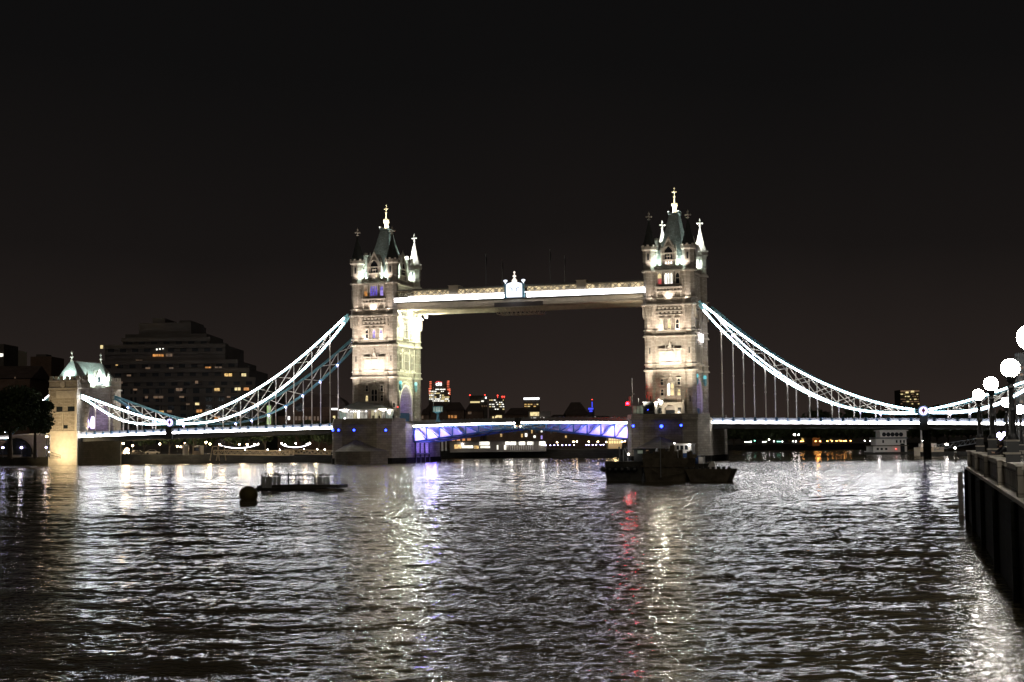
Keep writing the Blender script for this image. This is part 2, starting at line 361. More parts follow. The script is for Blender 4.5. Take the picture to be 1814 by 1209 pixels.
def tower(tx, south):
    root = empty('bridge_tower', (tx, 0, ZB), 'floodlit gothic bridge tower nearer the riverside globe lamps, with yellow and white lit windows' if south else
                 'floodlit gothic bridge tower with purple window and glass pavilion at its foot', 'tower', 'bridge towers')
    y0, x0 = 9.3, 5.3
    wl = MB().use('stone')
    # level 1: block with the road arch running through
    ring = [(-y0, ZB), (-4.5, ZB)] + [(-p[0], p[1]) for p in rarch(4.5, ZB, 15.4, 16, 5.1)] + [(4.5, ZB), (y0, ZB), (y0, 22.53), (-y0, 22.53)]
    # split into two halves so that the outline stays simple
    arc = rarch(4.5, ZB, 15.4, 16, 5.1)
    rt = [(y0, ZB), (y0, 22.53), (0, 22.53)] + [p for p in arc[:9]][::-1] + [(4.5, ZB)]
    for sg in (1, -1):
        pts = [(-x0, sg * a, z) for a, z in rt]
        wl.prism(pts[::-1] if sg < 0 else pts, (tx, 0, 0), (tx + 2 * x0, 0, 0))
    wl.box(tx - x0 + .02, tx + x0 - .02, -y0 + .02, y0 - .02, 22.533, 48.4)
    wl.build('wall', None, root)
    pl = MB().use('pale_stone')
    for d, za, zb in ((.5, ZB + .001, 11.5), (.28, 11.503, 12.0)):
        for sg in (1, -1): pl.box(tx - x0 - d, tx + x0 + d, *sorted((sg * 4.75, sg * (y0 + d))), za, zb)
    pl.build('plinth', None, root)
    cor = [(22.53, .42, .55), (24.15, .22, .28), (31.37, .42, .55), (33.0, .22, .28), (39.4, .55, .7), (41.3, .28, .3), (48.35, .5, .6)]
    for i, (sx_, sy_) in enumerate(((-1, -1), (1, -1), (-1, 1), (1, 1))):
        cx, cy = tx + sx_ * AT, sy_ * BT; t = MB().use('stone')
        r = AP / math.cos(math.pi / 8); ro = math.pi / 8
        prof = [(r * 1.1, 0), (r * 1.1, 1.2), (r, 1.5), (r, 25.4), (r * 1.04, 26), (r * 1.22, 28.8), (r * 1.22, 30.6), (r * 1.06, 31), (r * 1.06, 37.6), (r * .98, 39.9), (r * 1.12, 40.3), (r * 1.12, 43.2), (r * 1.34, 43.6), (r * 1.34, 44.4), (r * 1.22, 44.45)]
        t.lathe((cx, cy, ZB), prof, 8, ro)
        t.use('pale_stone')
        for k, (z, d, hh) in enumerate(cor):
            e = (.25 if 33.5 < z < 41.5 else 0)
            t.zprism(octo(cx, cy, AP + d + e), z + .004 + .001 * i, z + hh * .55); t.zprism(octo(cx, cy, AP + d * .6 + e), z + hh * .55 + .002, z + hh)
        # corbels like hanging points under the third cornice
        for f_, xx, yy in (('W', cx, cy - AP * 1.06), ('S', cx + AP * 1.06, cy), ('N', cx - AP * 1.06, cy)):
            F = Face(f_, xx, yy); t.use('stone')
            for q in (-.72, 0, .72): F.poly(t, [(q - .33, 39.2), (q, 36.2 + abs(q) * .4), (q + .33, 39.2)][::-1], -.1, .34)
        to = t.build('corner_turret', None, root)
        # merlons and slit windows of the turret head
        m_ = MB().use('pale_stone')
        for a in range(8):
            t_ = a * math.pi / 4; m_.bar((cx + 1.86 * math.cos(t_), cy + 1.86 * math.sin(t_), 55.03), (cx + 1.86 * math.cos(t_), cy + 1.86 * math.sin(t_), 55.4), .5, .5, up=(math.cos(t_), math.sin(t_), 0))
        m_.build('battlement', None, to)
        m_ = MB().use('dark_glass')
        for f_, xx, yy in (('W', cx, cy - AP * 1.12), ('S', cx + AP * 1.12, cy)):
            F = Face(f_, xx, yy); F.poly(m_, lancet(-.22, .22, 51.4, 53.2), -.02, .03)
            for z in (14.5, 27.0): F.poly(m_, lancet(-.13, .13, z, z + 1.6), -.05 - (AP * .12 if z > 0 else 0), .04 - AP * .12 + .0)
        m_.build('slit_window', None, to)
        sp = MB().use('pale_stone' if sy_ > 0 else 'dark_slate')  # floodlit east spires paler, unlit west ones darker: lighting put into the material
        sp.lathe((cx, cy, 0), [(1.98, 54.9), (1.72, 55.5), (1.18, 57.4), (.62, 59.7), (.2, 61.6), (.14, 62.0)], 8, ro)
        so = sp.build('spire', None, root)
        fi = MB().use('pale_stone'); zc = 62.95
        fi.lathe((cx, cy, 62.0), [(.15, 0), (.36, .15), (.36, .3), (.14, .42), (.13, .6)], 8)
        fi.box(cx - .13, cx + .13, cy - .13, cy + .13, 62.6, 64.0); fi.box(cx - .68, cx - .132, cy - .13, cy + .13, zc - .14, zc + .16); fi.box(cx + .132, cx + .68, cy - .13, cy + .13, zc - .14, zc + .16)
        fi.box(cx - .13, cx + .13, cy - .68, cy - .133, zc - .14, zc + .16); fi.box(cx - .13, cx + .13, cy + .133, cy + .68, zc - .14, zc + .16)
        for a, c_ in ((-.68, 0), (.68, 0), (0, -.68), (0, .68)): fi.ball((cx + a, cy + c_, zc), .24, 8, 6)
        fi.ball((cx, cy, 63.75), .27, 8, 6); fi.lathe((cx, cy, 64.0), [(.12, 0), (.02, .35)], 6)
        fi.build('finial', None, so)
    b = MB().use('pale_stone')
    for z, d, hh in cor:                       # string courses between the turrets
        for sg in (1, -1):
            b.box(tx - AT + AP, tx + AT - AP, *sorted((sg * (y0 - .5), sg * (y0 + d * .8))), z, z + hh * .5); b.box(tx - AT + AP, tx + AT - AP, *sorted((sg * (y0 - .4), sg * (y0 + d * .5))), z + hh * .5 + .003, z + hh - .01)
            b.box(*sorted((tx + sg * (x0 - .5), tx + sg * (x0 + d * .8))), -BT + AP, BT - AP, z + .003, z + hh * .5 + .002); b.box(*sorted((tx + sg * (x0 - .4), tx + sg * (x0 + d * .5))), -BT + AP, BT - AP, z + hh * .5 + .006, z + hh - .006)
    b.build('string_course', None, root)
    p = MB().use('stone')                      # parapet round the roof
    for sg in (1, -1):
        p.box(tx - AT + AP, tx + AT - AP, *sorted((sg * (y0 - .5), sg * (y0 - .05))), 48.4 + .6, 49.9)
        p.box(*sorted((tx + sg * (x0 - .5), tx + sg * (x0 - .05))), -BT + AP, BT - AP, 48.4 + .6, 49.9)
        for k in range(5):
            u = -2.9 + k * 1.45; p.box(tx + u - .3, tx + u + .3, *sorted((sg * (y0 - .5), sg * (y0 - .05))), 49.903, 50.35)
        for k in range(9):
            u = -6.2 + k * 1.55; p.box(*sorted((tx + sg * (x0 - .5), tx + sg * (x0 - .05))), u - .3, u + .3, 49.903, 50.35)
    p.build('parapet', None, root)
    rf = MB().use('slate')
    prof = [(4.55, 7.9, 49.0), (3.75, 6.6, 51.8), (2.85, 5.0, 55.5), (1.9, 3.1, 60.2), (1.15, 1.55, 64.4)]
    vs = []; fs = []
    for a, c, z in prof: vs += [(tx - a, -c, z), (tx + a, -c, z), (tx + a, c, z), (tx - a, c, z)]
    for k in range(len(prof) - 1): fs += [(k * 4 + i, k * 4 + (i + 1) % 4, (k + 1) * 4 + (i + 1) % 4, (k + 1) * 4 + i) for i in range(4)]
    fs += [(3, 2, 1, 0), (16, 17, 18, 19)]
    rf.add(vs, fs)
    ro_ = rf.build('roof', None, root)
    c = MB().use('grey_steel'); c.box(tx - 1.45, tx + 1.45, -1.85, 1.85, 64.41, 64.75)
    for a in (-1.35, 1.35):
        for e in (-1.75, 1.75): c.ball((tx + a, e, 65.0), .22, 8, 6)
        c.bar((tx + a, -1.75, 65.3), (tx + a, 1.75, 65.3), .06)
    c.build('ridge_platform', None, ro_)
    g = MB().use('gold_leaf'); g.lathe((tx, 0, 64.75), [(0.612, 0), (0.684, .3), (0.504, .5), (0.446, 1.2), (0.612, 1.6), (0.720, 2.1), (0.576, 2.5), (0.324, 2.8), (0.216, 3.3), (0.144, 4.1), (0.245, 4.4), (0.245, 4.7), (0.108, 4.9), (0.108, 5.3), (0.288, 5.5), (0.302, 5.9), (0.144, 6.15), (0.072, 6.4), (0.173, 6.7), (0.144, 6.95), (0.022, 7.15)], 12)
    for a in range(8):
        t_ = a * math.pi / 4; g.lathe((tx + .7 * math.cos(t_), .7 * math.sin(t_), 66.7), [(.2, 0), (.12, .35), (.2, .5), (.02, .9)], 6)
    g.box(tx - .62, tx + .62, -.1, .1, 70.35, 70.6)
    g.build('gilded_crown', None, ro_)
    # stone gables in the roof foot, one to each side
    for f_, fx, fy, hw in (('W', tx, -y0 + .25, 1.75), ('S', tx + x0 - .25, 0, 2.3), ('N', tx - x0 + .25, 0, 2.3), ('E', tx, y0 - .25, 1.75)):
        F = Face(f_, fx, fy); d = MB().use('stone'); ap_ = 56.9 + (.4 if hw > 2 else 0)
        F.poly(d, [(-hw, 48.9), (hw, 48.9), (hw, 53.4), (0, ap_), (-hw, 53.4)], -4.5, 0)
        d.use('pale_stone')
        for sg in (1, -1):
            a = Vector(F.P(sg * (hw + .12), 53.3, -.1)); e = Vector(F.P(0, ap_ + .25, -.1)); d.bar(a, e, .55, .32)
            n_ = 4
            for q in range(1, n_): d.ball(a.lerp(e, q / n_) + Vector((0, 0, .3)), .2, 6, 4)
            pxx = F.P(sg * (hw + .12), 0, -.2); d.bar((pxx[0], pxx[1], 48.9), (pxx[0], pxx[1], 54.3), .5); d.lathe((pxx[0], pxx[1], 54.3), [(.36, 0), (.26, .3), (.02, 1.3)], 6)
            F.rect(d, sg * .02 + min(0, sg * .62), sg * .02 + max(0, sg * .62), 52.2, 52.42, 0, .2)
        F.rect(d, -hw + .1, hw - .1, 51.2, 51.45, 0, .22); F.rect(d, -hw + .1, hw - .1, 53.0, 53.25, 0, .22)
        d.poly = None
        ho = [(1.25 * math.cos(math.pi * i / 10), 53.3 + 1.7 * math.sin(math.pi * i / 10) ** .8) for i in range(11)]
        for i in range(10): d.bar(F.P(*ho[i], .1), F.P(*ho[i + 1], .1), .26, .2)
        d.lathe(F.P(0, ap_ + .2, -.1), [(.2, 0), (.3, .25), (.1, .5), (.03, 1.0)], 6)
        do = d.build('gable', None, root)
        wn = MB().use('dark_glass')
        for u in (-.75, 0, .75): F.poly(wn, lancet(u - .26, u + .26, 51.55, 52.9), .01, .06)
        F.poly(wn, [(u, z) for u, z in lancet(-1.1, 1.1, 53.3, 54.9)], .01, .05)
        if f_ == 'W':
            if south:
                wn.use('win_white')
                for u in (-.7, 0, .7): F.poly(wn, lancet(u - .2, u + .2, 50.35, 51.0), .01, .06)
            else: wn.use('win_yellow'); F.rect(wn, .45, .85, 50.3, 51.05, .01, .06)
        wn.build('gable_window', None, do)
    for sg in (1, -1):                          # chimneys either side of the gable
        for yy in (-5.6, 5.6):
            ch = MB().use('pale_stone'); ch.box(tx + sg * 3.9 - .45, tx + sg * 3.9 + .45, yy - .45, yy + .45, 50, 56.6); ch.lathe((tx + sg * 3.9, yy, 56.6), [(.7, 0), (.78, .3), (.55, .5), (.55, .9)], 8, math.pi / 8); ch.build('chimney', None, root)
    # ---- windows and carving of the river face (W)
    F = Face('W', tx, -y0)
    pur = ['win_purple'] * 3
    if south: w4 = ('win_red', 'win_yellow'), ['win_white', 'win_white', 'win_white'], 'dark_glass'
    else: w4 = ('win_orange', 'win_dim'), pur, ('win_violet', 'win_purple')
    w3 = (('win_white', 'win_yellow'), ('win_yellow', 'win_yellow'), 'dark_glass') if south else ('dark_glass', ('win_violet', 'win_violet'), ('win_violet', 'win_purple'))
    w2 = (('win_white', 'win_yellow'), ['win_yellow', 'win_violet'], 'dark_glass') if south else ('dark_glass', ['win_red', 'win_dim'], ('win_red', 'dark_glass'))
    L = lambda p_: list(p_) if isinstance(p_, tuple) else p_
    window(root, F, -2.35, 45.1, .95, 2.9, L(w4[0])); window(root, F, 0, 45.1, 2.1, 2.9, w4[1], 3, transom=False); window(root, F, 2.35, 45.1, .95, 2.9, L(w4[2]))
    for u, p_ in zip((-2.1, 0, 2.1), w3): window(root, F, u, 33.45, .8, 2.5, L(p_))
    window(root, F, -2.15, 24.75, .8, 2.6, L(w2[0])); window(root, F, 0, 24.75, 1.5, 2.6, w2[1], 2); window(root, F, 2.15, 24.75, .8, 2.6, L(w2[2]))
    w1 = ('win_yellow', 'win_white', 'dark_glass') if south else ('dark_glass', 'dark_glass', 'win_yellow')
    for sg in (-1, 1):
        window(root, F, sg * 2.2, 18.9, .75, 1.7, 'dark_glass'); window(root, F, sg * 2.2, 16.2, .75, 1.7, (w1[0] if sg > 0 else w1[2]) if south else ('win_yellow' if sg < 0 else 'dark_glass'))
        window(root, F, sg * 2.2, 14.2, .7, 1.1, 'win_dim', arch=False, transom=False)
    window(root, F, 0, 16.2, 1.7, 3.3, [w1[1], w1[0]] if south else ['dark_glass', 'dark_glass'], 2)
    cv = MB().use('pale_stone')
    F.rect(cv, -3.45, 3.45, 43.9, 44.35, 0, .75); F.rect(cv, -3.45, 3.45, 42.95, 43.3, 0, .62)                    # balcony
    for k in range(8): F.rect(cv, -3.3 + k * .9, -3.15 + k * .9, 43.303, 43.897, .45, .6)
    F.poly(cv, [(-1.75, 42.94), (-1.3, 41.75), (1.3, 41.75), (1.75, 42.94)][::-1], 0, .55)
    for u in (-1.05, -.35, .35, 1.05): F.poly(cv, [(u - .25, 41.74), (u, 41.35), (u + .25, 41.74)][::-1], 0, .45)
    for sg in (-1, 1): F.rect(cv, sg * 3.1 - .15, sg * 3.1 + .15, 41.7, 42.94, 0, .4)
    for k in range(6): F.rect(cv, -2.95 + k * 1.06, -2.35 + k * 1.06, 38.55, 39.05, 0, .25); F.rect(cv, -3.2 + k * 1.12, -2.65 + k * 1.12, 37.45, 37.9, 0, .25)
    F.rect(cv, -3.4, 3.4, 38.0, 38.2, 0, .3); F.rect(cv, -3.4, 3.4, 36.95, 37.15, 0, .3)
    F.rect(cv, -2.95, 2.95, 24.45, 28.05, -.02, .1); F.rect(cv, -3.1, 3.1, 28.06, 28.3, 0, .4)                     # pale window panel
    for u in (-1.1, 1.1): F.rect(cv, u - .14, u + .14, 24.5, 28.05, .1, .34); F.poly(cv, [(u - .24, 28.31), (u + .24, 28.31), (u, 29.1)], .1, .3)
    F.poly(cv, [(-.65, 28.31), (.65, 28.31), (0, 29.9)], .0, .3); F.rect(cv, -.1, .1, 29.92, 30.4, 0, .2)
    F.rect(cv, -3.0, 3.0, 15.65, 15.9, 0, .3); F.poly(cv, [(-.9, 19.85), (.9, 19.85), (.0, 21.2)], 0, .25); F.rect(cv, -.14, .14, 21.22, 21.8, 0, .22)
    cv.build('carving', None, root)
    # ---- land / road faces
    for f_, sg in (('S', 1), ('N', -1)):
        F = Face(f_, tx + sg * x0, 0)
        a = MB()
        for k, (hf, rise, dd, mn) in enumerate(((4.55, 5.15, .42, 'pale_stone'), (5.05, 5.65, .3, 'stone'), (5.5, 6.1, .2, 'pale_stone'))):
            a.use(mn); o_ = [(p_[0] * hf / 4.5, 15.4 + (p_[1] - 15.4) * rise / 5.1) for p_ in arc]
            o2 = [(p_[0] * (hf + .36) / 4.5, 15.4 + (p_[1] - 15.4) * (rise + .36) / 5.1) for p_ in arc]
            for i in range(16): F.poly(a, [o_[i], o2[i], o2[i + 1], o_[i + 1]], -.3, dd + .001 * k)
            for s2 in (1, -1): F.rect(a, *sorted((s2 * hf, s2 * (hf + .36))), ZB + 1.5, 15.4, -.3, dd + .001 * k)
        a.build('arch_moulding', None, root)
        pn = 'dark_glass'
        for u in (-4.4, 4.4): window(root, F, u, 25.0, 1.3, 4.2, pn, 1, deep=.5); window(root, F, u, 34.2, 1.0, 2.6, pn)
        window(root, F, 0, 25.0, 3.2, 4.6, [pn] * 3, 3, deep=.6); window(root, F, 0, 33.9, 3.0, 4.4, [pn] * 2, 2, deep=.5)
        a = MB().use('pale_stone')
        for u in (-6.3, -2.6, 2.6, 6.3): F.rect(a, u - .3, u + .3, 24.2, 30.9, 0, .45); F.rect(a, u - .3, u + .3, 33.1, 38.9, 0, .4)
        for u in (-4.4, 0, 4.4): F.rect(a, u - 1.7, u + 1.7, 24.3, 24.7, 0, .9)
        a.build('buttress', None, root)
    # blue-green lamp boxes beside the arch
    for yy in (-5.6, 6.2):
        lm = MB().use('teal_paint'); lm.bar((tx + x0 + .1, yy, 20.3), (tx + x0 + .9, yy, 20.3), .2); lm.lathe((tx + x0 + .9, yy, 18.9), [(.15, 0), (.42, .5), (.5, 1.4), (.3, 1.9)], 8)
        lm.use('led_cyan'); lm.lathe((tx + x0 + .9, yy, 20.8), [(.4, 0), (.48, .5), (.3, .95)], 8); lm.build('arch_lamp', None, root)
    gt = MB().use('blue_paint')
    for k in range(9): gt.box(tx + x0 - .6, tx + x0 - .4, -4.4 + k * .98, -3.5 + k * .98, ZB + .02, ZB + 2.4)
    gt.build('gate', None, root)
    if south:
        pc = MB().use('pale_stone'); F = Face('W', tx, -y0 - .3)
        F.rect(pc, -3.7, -1.35, ZB + .9, 14.0, 0, 1.3); F.rect(pc, 1.35, 3.7, ZB + .9, 14.0, 0, 1.3)
        hp = [(p_[0] * 1.35 / 4.5, 12.55 + (p_[1] - 15.4) * .24) for p_ in arc]
        for i in range(16): F.poly(pc, [hp[i], (hp[i][0], 14.0), (hp[i + 1][0], 14.0), hp[i + 1]], 0, 1.3)
        F.rect(pc, -3.85, 3.85, 14.003, 14.35, 0, 1.55)
        for sg in (-1, 1): F.rect(pc, sg * 3.55 - .25, sg * 3.55 + .25, ZB + .5, 15.0, 1.3, 1.6)
        for i in range(16): pc.bar(F.P(hp[i][0] * 1.12, hp[i][1] + .1, 1.32), F.P(hp[i + 1][0] * 1.12, hp[i + 1][1] + .1, 1.32), .22, .2)
        po = pc.build('porch', None, root)
        dr = MB().use('dark_glass'); F.rect(dr, -1.3, 1.3, ZB + .9, 12.4, .1, .2); dr.use('win_dim'); F.rect(dr, -1.2, 1.2, 12.45, 13.5, .1, .18)
        for sg in (-1, 1): dr.use('dark_glass'); F.rect(dr, sg * 2.5 - .42, sg * 2.5 + .42, ZB + 1.0, 13.0, 1.31, 1.36)
        dr.build('door', None, po)
        fl = MB().use('dark_steel'); fl.tube((tx - 1.9, -12.6, ZB), (tx - 1.9, -12.6, 14.0), .09); fl.box(tx - 2.35, tx - 1.45, -12.72, -12.4, 13.95, 14.8); fl.use('flood_lamp'); fl.tube((tx - 1.9, -12.74, 14.38), (tx - 1.9, -12.82, 14.38), .36, .36, 14); fl.build('flood_lamp', None, root)
        fl = MB().use('win_white'); fl.ball((tx - 3.0, -y0 - .7, 15.1), .3, 8, 6); fl.build('flood_lamp', None, root)
        light('POINT', 'porch_light', (tx - 1.9, -13.2, 14.4), 260, (1, .82, .55), size=.4)
    # ---- floodlights on ledges
    k = 1.0
    for zz in (24.45, 33.3, 41.6):
        for u in ((-1.2, 0, 1.2)): ft = MB().use('grey_steel'); ft.box(tx + u - .2, tx + u + .2, -y0 - .75, -y0 - .45, zz - .02, zz + .22); ft.box(tx + u - .06, tx + u + .06, -y0 - .66, -y0 - .54, zz - .12, zz - .021); ft.build('floodlight', None, root)
    for u in (-2.0, 0, 2.0): light('SPOT', 'ledge_light', (tx + u, -y0 - 1.5, 23.9), 430 + (160 if u == 0 else 0), (1, .80, .72), (tx + u * .8, -y0 + .6, 29), .3, 130, 1)
    for sg in (-1, 1):
        light('SPOT', 'ledge_light', (tx + sg * 4.9, -y0 - 2.2, 23.4), 620 * k, (1, .80, .66), (tx + sg * 4.6, -y0, 30), .3, 110, 1)
        light('SPOT', 'ledge_light', (tx + sg * 4.9, -y0 - 2.3, 32.3), 800 * k, (1, .82, .68), (tx + sg * 4.6, -y0, 38.5), .3, 110, 1)
        light('SPOT', 'ledge_light', (tx + sg * 2.6, -y0 - 1.2, 32.9), 850 * k, (1, .80, .66), (tx + sg * 1.5, -y0 + .4, 38), .3, 140, 1)
    for sg in (-1, 1): light('SPOT', 'ledge_light', (tx + sg * 4.6, -y0 - 2.2, 40.6), 750, (1, .84, .72), (tx + sg * 4.6, -y0, 47), .3, 110, 1); light('SPOT', 'ledge_light', (tx + sg * 4.4, -y0 - 1.9, 49.6), 500, (1, .88, .78), (tx + sg * 4.9, -y0 + 1, 53.5), .2, 100, 1)
    light('SPOT', 'gable_light', (tx, -y0 - 1.2, 49.4), 500, (1, .82, .70), (tx, -y0, 53), .2, 110, 1)
    light('SPOT', 'ledge_light', (tx, -y0 - 1.0, 41.2), 1100 * k, (1, .80, .66), (tx, -y0 + .3, 45), .3, 150, 1)
    for u in (-6.5, 6.0): light('SPOT', 'pier_flood', (tx + u, -18.3, 11.9), 34000 if south else 38000, (1, .87, .74) if not south else (1, .88, .70), (tx + u * .15, -9.3, 37), .3, 72, .9)
    if south: light('SPOT', 'pier_flood', (tx + 1, -17.2, 11.6), 2300, (1, .86, .66), (tx, -9, 15), .4, 75, .9)
    else:
        for u in (-8.3, 7.6): light('SPOT', 'pier_flood', (tx + u, -15.0, 12.2), 3000, (1, .87, .76), (tx + u * .3, -9, 18.5), .4, 75, .9)
    # cold LED floods among the turrets light the roof and the tops
    for sx_, sy_ in ((-1, -1), (1, -1), (1, 1), (-1, 1)):
        light('POINT', 'roof_flood', (tx + sx_ * 2.75, sy_ * 9.0, 50.9), 1300, MINT if sy_ < 0 else COOL, size=.25)
        light('SPOT', 'spire_flood', (tx + sx_ * 4.6, sy_ * 5.4, 51.2), 2200 if sy_ > 0 else 160, MINT, (tx + sx_ * 5.1, sy_ * 8.5, 52), .25, 90, .8)
        if sy_ > 0: light('SPOT', 'spire_flood', (tx + sx_ * 3.0, 2.4, 58.5), 13000, (.92, 1, .97), (tx + sx_ * 5.1, 8.5, 60), .2, 100, .8)
    for sg in (1, -1): light('SPOT', 'roof_flood', (tx + sg * 4.95, 4.3, 49.9), 40000, MINT, (tx + sg * 1.2, .5, 60), .3, 80, .8); light('SPOT', 'roof_flood', (tx + sg * 4.95, -4.3, 49.9), 24000, MINT, (tx + sg * 1.2, -.5, 60), .3, 80, .8)
    for sg in (-1, 1): light('SPOT', 'crown_flood', (tx + sg * 1.3, -2.6, 64.9), 3200, (1, .95, .84), (tx, 0, 68.5), .1, 110, .8)
    # road arch, washed violet
    light('POINT', 'arch_light', (tx + 3.9, -3.2, 16.6), 700, VIOLET, size=.4); light('POINT', 'arch_light', (tx - 3.5, 3.0, 15.5), 900, VIOLET, size=.4)
    # road face floods
    if not south:
        for yy in (-6.4, 6.0): light('SPOT', 'gallery_flood', (tx + 9.5, yy, 39.9), 15000, LIME, (tx + 5, yy, 35.0), .5, 105, 1)
        fl = MB().use('grey_steel'); fl.box(tx + 9.2, tx + 9.8, -6.7, -6.1, 40.3, 40.9); fl.box(tx + 9.2, tx + 9.8, 5.7, 6.3, 40.3, 40.9); fl.use('lime_lamp'); fl.box(tx + 9.3, tx + 9.7, -6.75, -6.705, 40.35, 40.8); fl.lathe((tx + 9.5, -6.4, 39.9), [(.3, 0), (.42, .38)], 8); fl.lathe((tx + 9.5, 6.0, 39.9), [(.3, 0), (.42, .38)], 8); fl.build('gallery_floodlight', None, root)
        light('SPOT', 'bascule_flood', (tx + 21, 2, 11), 44000, LIME, (tx + 5, -1, 27), .5, 70, 1)
    else:
        light('SPOT', 'span_flood', (tx + 26, -2, 11), 12000, (1, .86, .62), (tx + 5, 0, 27), .5, 70, 1)
        lb = MB().use('led_soft'); lb.box(tx + x0 + .6, tx + x0 + .9, 2.0, 5.0, 30.6, 32.6); lb.build('glow_panel', None, root)
        light('SPOT', 'span_flood', (tx + 9, -12, 12), 200, VIOLET, (tx + 5, -6, 19), .5, 70, 1)
    return root
tower(-TX, False); tower(TX, True)
glow('blind_glow', (1, .88, .50), .42, .3, 1.2)
glow('green_pane', (.55, .75, .62), .28, .5, 1.2)
glow('lamp_disc_glow', (.62, .5, 1.0), 2.5)
glow('pavilion_glow', (1, .95, .82), .36, .6, 1.2)
glow('led_walk', (1.0, .97, 1.0), 14); glow('crest_glow', (.82, .88, 1.0), 1.6); glow('crown_glow', (1, .86, .75), 1.3)  # crest and crown emit, standing in for lamplight falling on them
glow('win_lookout', (.6, .8, .55), .12, .5, 1)
# ------------------------------------------------------------------ piers
def pier(tx, south):
    root = empty('bridge_pier', (tx, 0, WZ), 'granite river pier with blue lamps behind the moored barges' if south else 'granite river pier carrying the glass pavilion, blue lamps in a row', 'pier', 'bridge piers')
    hx = 10.65
    up = [(tx - hx, -13.5), (tx - hx + 2.2, -18), (tx - 5, -20), (tx + 5, -20), (tx + hx - 2.2, -18), (tx + hx, -13.5), (tx + hx, 13.5), (tx + hx - 2.2, 18), (tx + 5, 20), (tx - 5, 20), (tx - hx + 2.2, 18), (tx - hx, 13.5)]
    b = MB().use('granite'); b.zprism(up, -2, 9.75)
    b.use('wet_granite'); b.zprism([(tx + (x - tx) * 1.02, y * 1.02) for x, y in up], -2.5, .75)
    b.build('pier_body', None, root)
    for sg in (-1, 1):                         # pointed cutwaters with sloping tops
        c = MB().use('dark_granite')
        base = [(tx - hx + .3, sg * 13.2), (tx - 5, sg * 24.5), (tx, sg * 28), (tx + 5, sg * 24.5), (tx + hx - .3, sg * 13.2)]
        lo = [(x, y, -2) for x, y in base]; hi = [(x, y, 2.6) for x, y in base]
        apx = (tx - 1.2, sg * 19.0, 6.1); n = 5
        fs = [(i, i + 1, n + i + 1, n + i) for i in range(4)] + [(n + i, n + i + 1, 2 * n) for i in range(4)] + [(4, 0, n, 2 * n - 1), (2 * n - 1, n, 2 * n)]
        c.add(lo + hi + [apx], fs); c.build('cutwater', None, root)
    d = MB().use('granite'); d.zprism([(tx + (x - tx) * 1.03, y * 1.02) for x, y in up], 9.753, 10.1)
    d.zprism(up, 10.103, 10.4); d.use('paving'); d.zprism([(tx + (x - tx) * .96, y * .97) for x, y in up], 10.403, 10.55)
    d.build('coping', None, root)
    e = MB().use('granite')                    # parapet
    for i in range(12):
        p, q = up[i], up[(i + 1) % 12]
        if abs(p[0] - q[0]) < .1: continue
        e.bar((p[0] * .985 + tx * .015, p[1] * .985, 10.85), (q[0] * .985 + tx * .015, q[1] * .985, 10.85), .35, .9)
    e.build('parapet', None, root)
    # timber fender and recess on the bascule side
    sg = -1 if south else 1
    f = MB().use('dark_steel')
    for yy in (-6.5, -3, .5, 4): f.box(*sorted((tx + sg * (hx + .02), tx + sg * (hx + .35))), yy, yy + .5, -1.5, 5.5)
    for z in (1.5, 4.6): f.box(*sorted((tx + sg * (hx + .36), tx + sg * (hx + .55))), -7, 5, z, z + .4)
    f.build('fender', None, root)
    for (px, py) in (((1124, 755), (1172.5, 755.5), (1207, 754)) if south else ((592, 762.5), (602, 762.5), (628, 762.5), (683, 762.5))):
        # the blue lamps sit on the outer faces of the pier
        best = None
        for i in range(12):
            p, q = up[i], up[(i + 1) % 12]
            for k in range(81):
                t = k / 80; X, Y = p[0] + (q[0] - p[0]) * t, p[1] + (q[1] - p[1]) * t
                n_ = Vector((q[1] - p[1], -(q[0] - p[0]), 0)).normalized()
                if n_.y > -.05 and not (n_.x < -.5 and False): continue
                w = onY(px, py, Y)
                if best is None or abs(w.x - X) < best[0]: best = (abs(w.x - X), X, Y, w.z, n_)
        _, X, Y, Z, n_ = best
        lp = MB().use('dark_steel'); o_ = n_ * .1
        lp.tube((X, Y, Z), (X + n_.x * .35, Y + n_.y * .35, Z), .42, .5, 10); lp.use('led_blue'); big = .42 if (south and px == 1172.5) else .3
        lp.ball((X + n_.x * .42, Y + n_.y * .42, Z), big, 10, 8); lp.build('blue_lamp', None, root)
    for yy in ((-3.0, 2.5) if not south else (-3.0,)): light('POINT', 'recess_light', (tx + sg * (hx + 2.4), yy, 3.6), 900, (.26, .18, 1), size=.4)
    return root
pier(-TX, False); pier(TX, True)
# unseen spots over the open water that brighten the pier stone
light('SPOT', 'pier_wash', (-15, -42, 3), 2600, (1, .84, .62), (-35, -14, 4), .5, 60, 1)
light('SPOT', 'pier_wash', (22, -36, 4), 2200, (1, .88, .70), (33, -15, 5), .5, 60, 1)
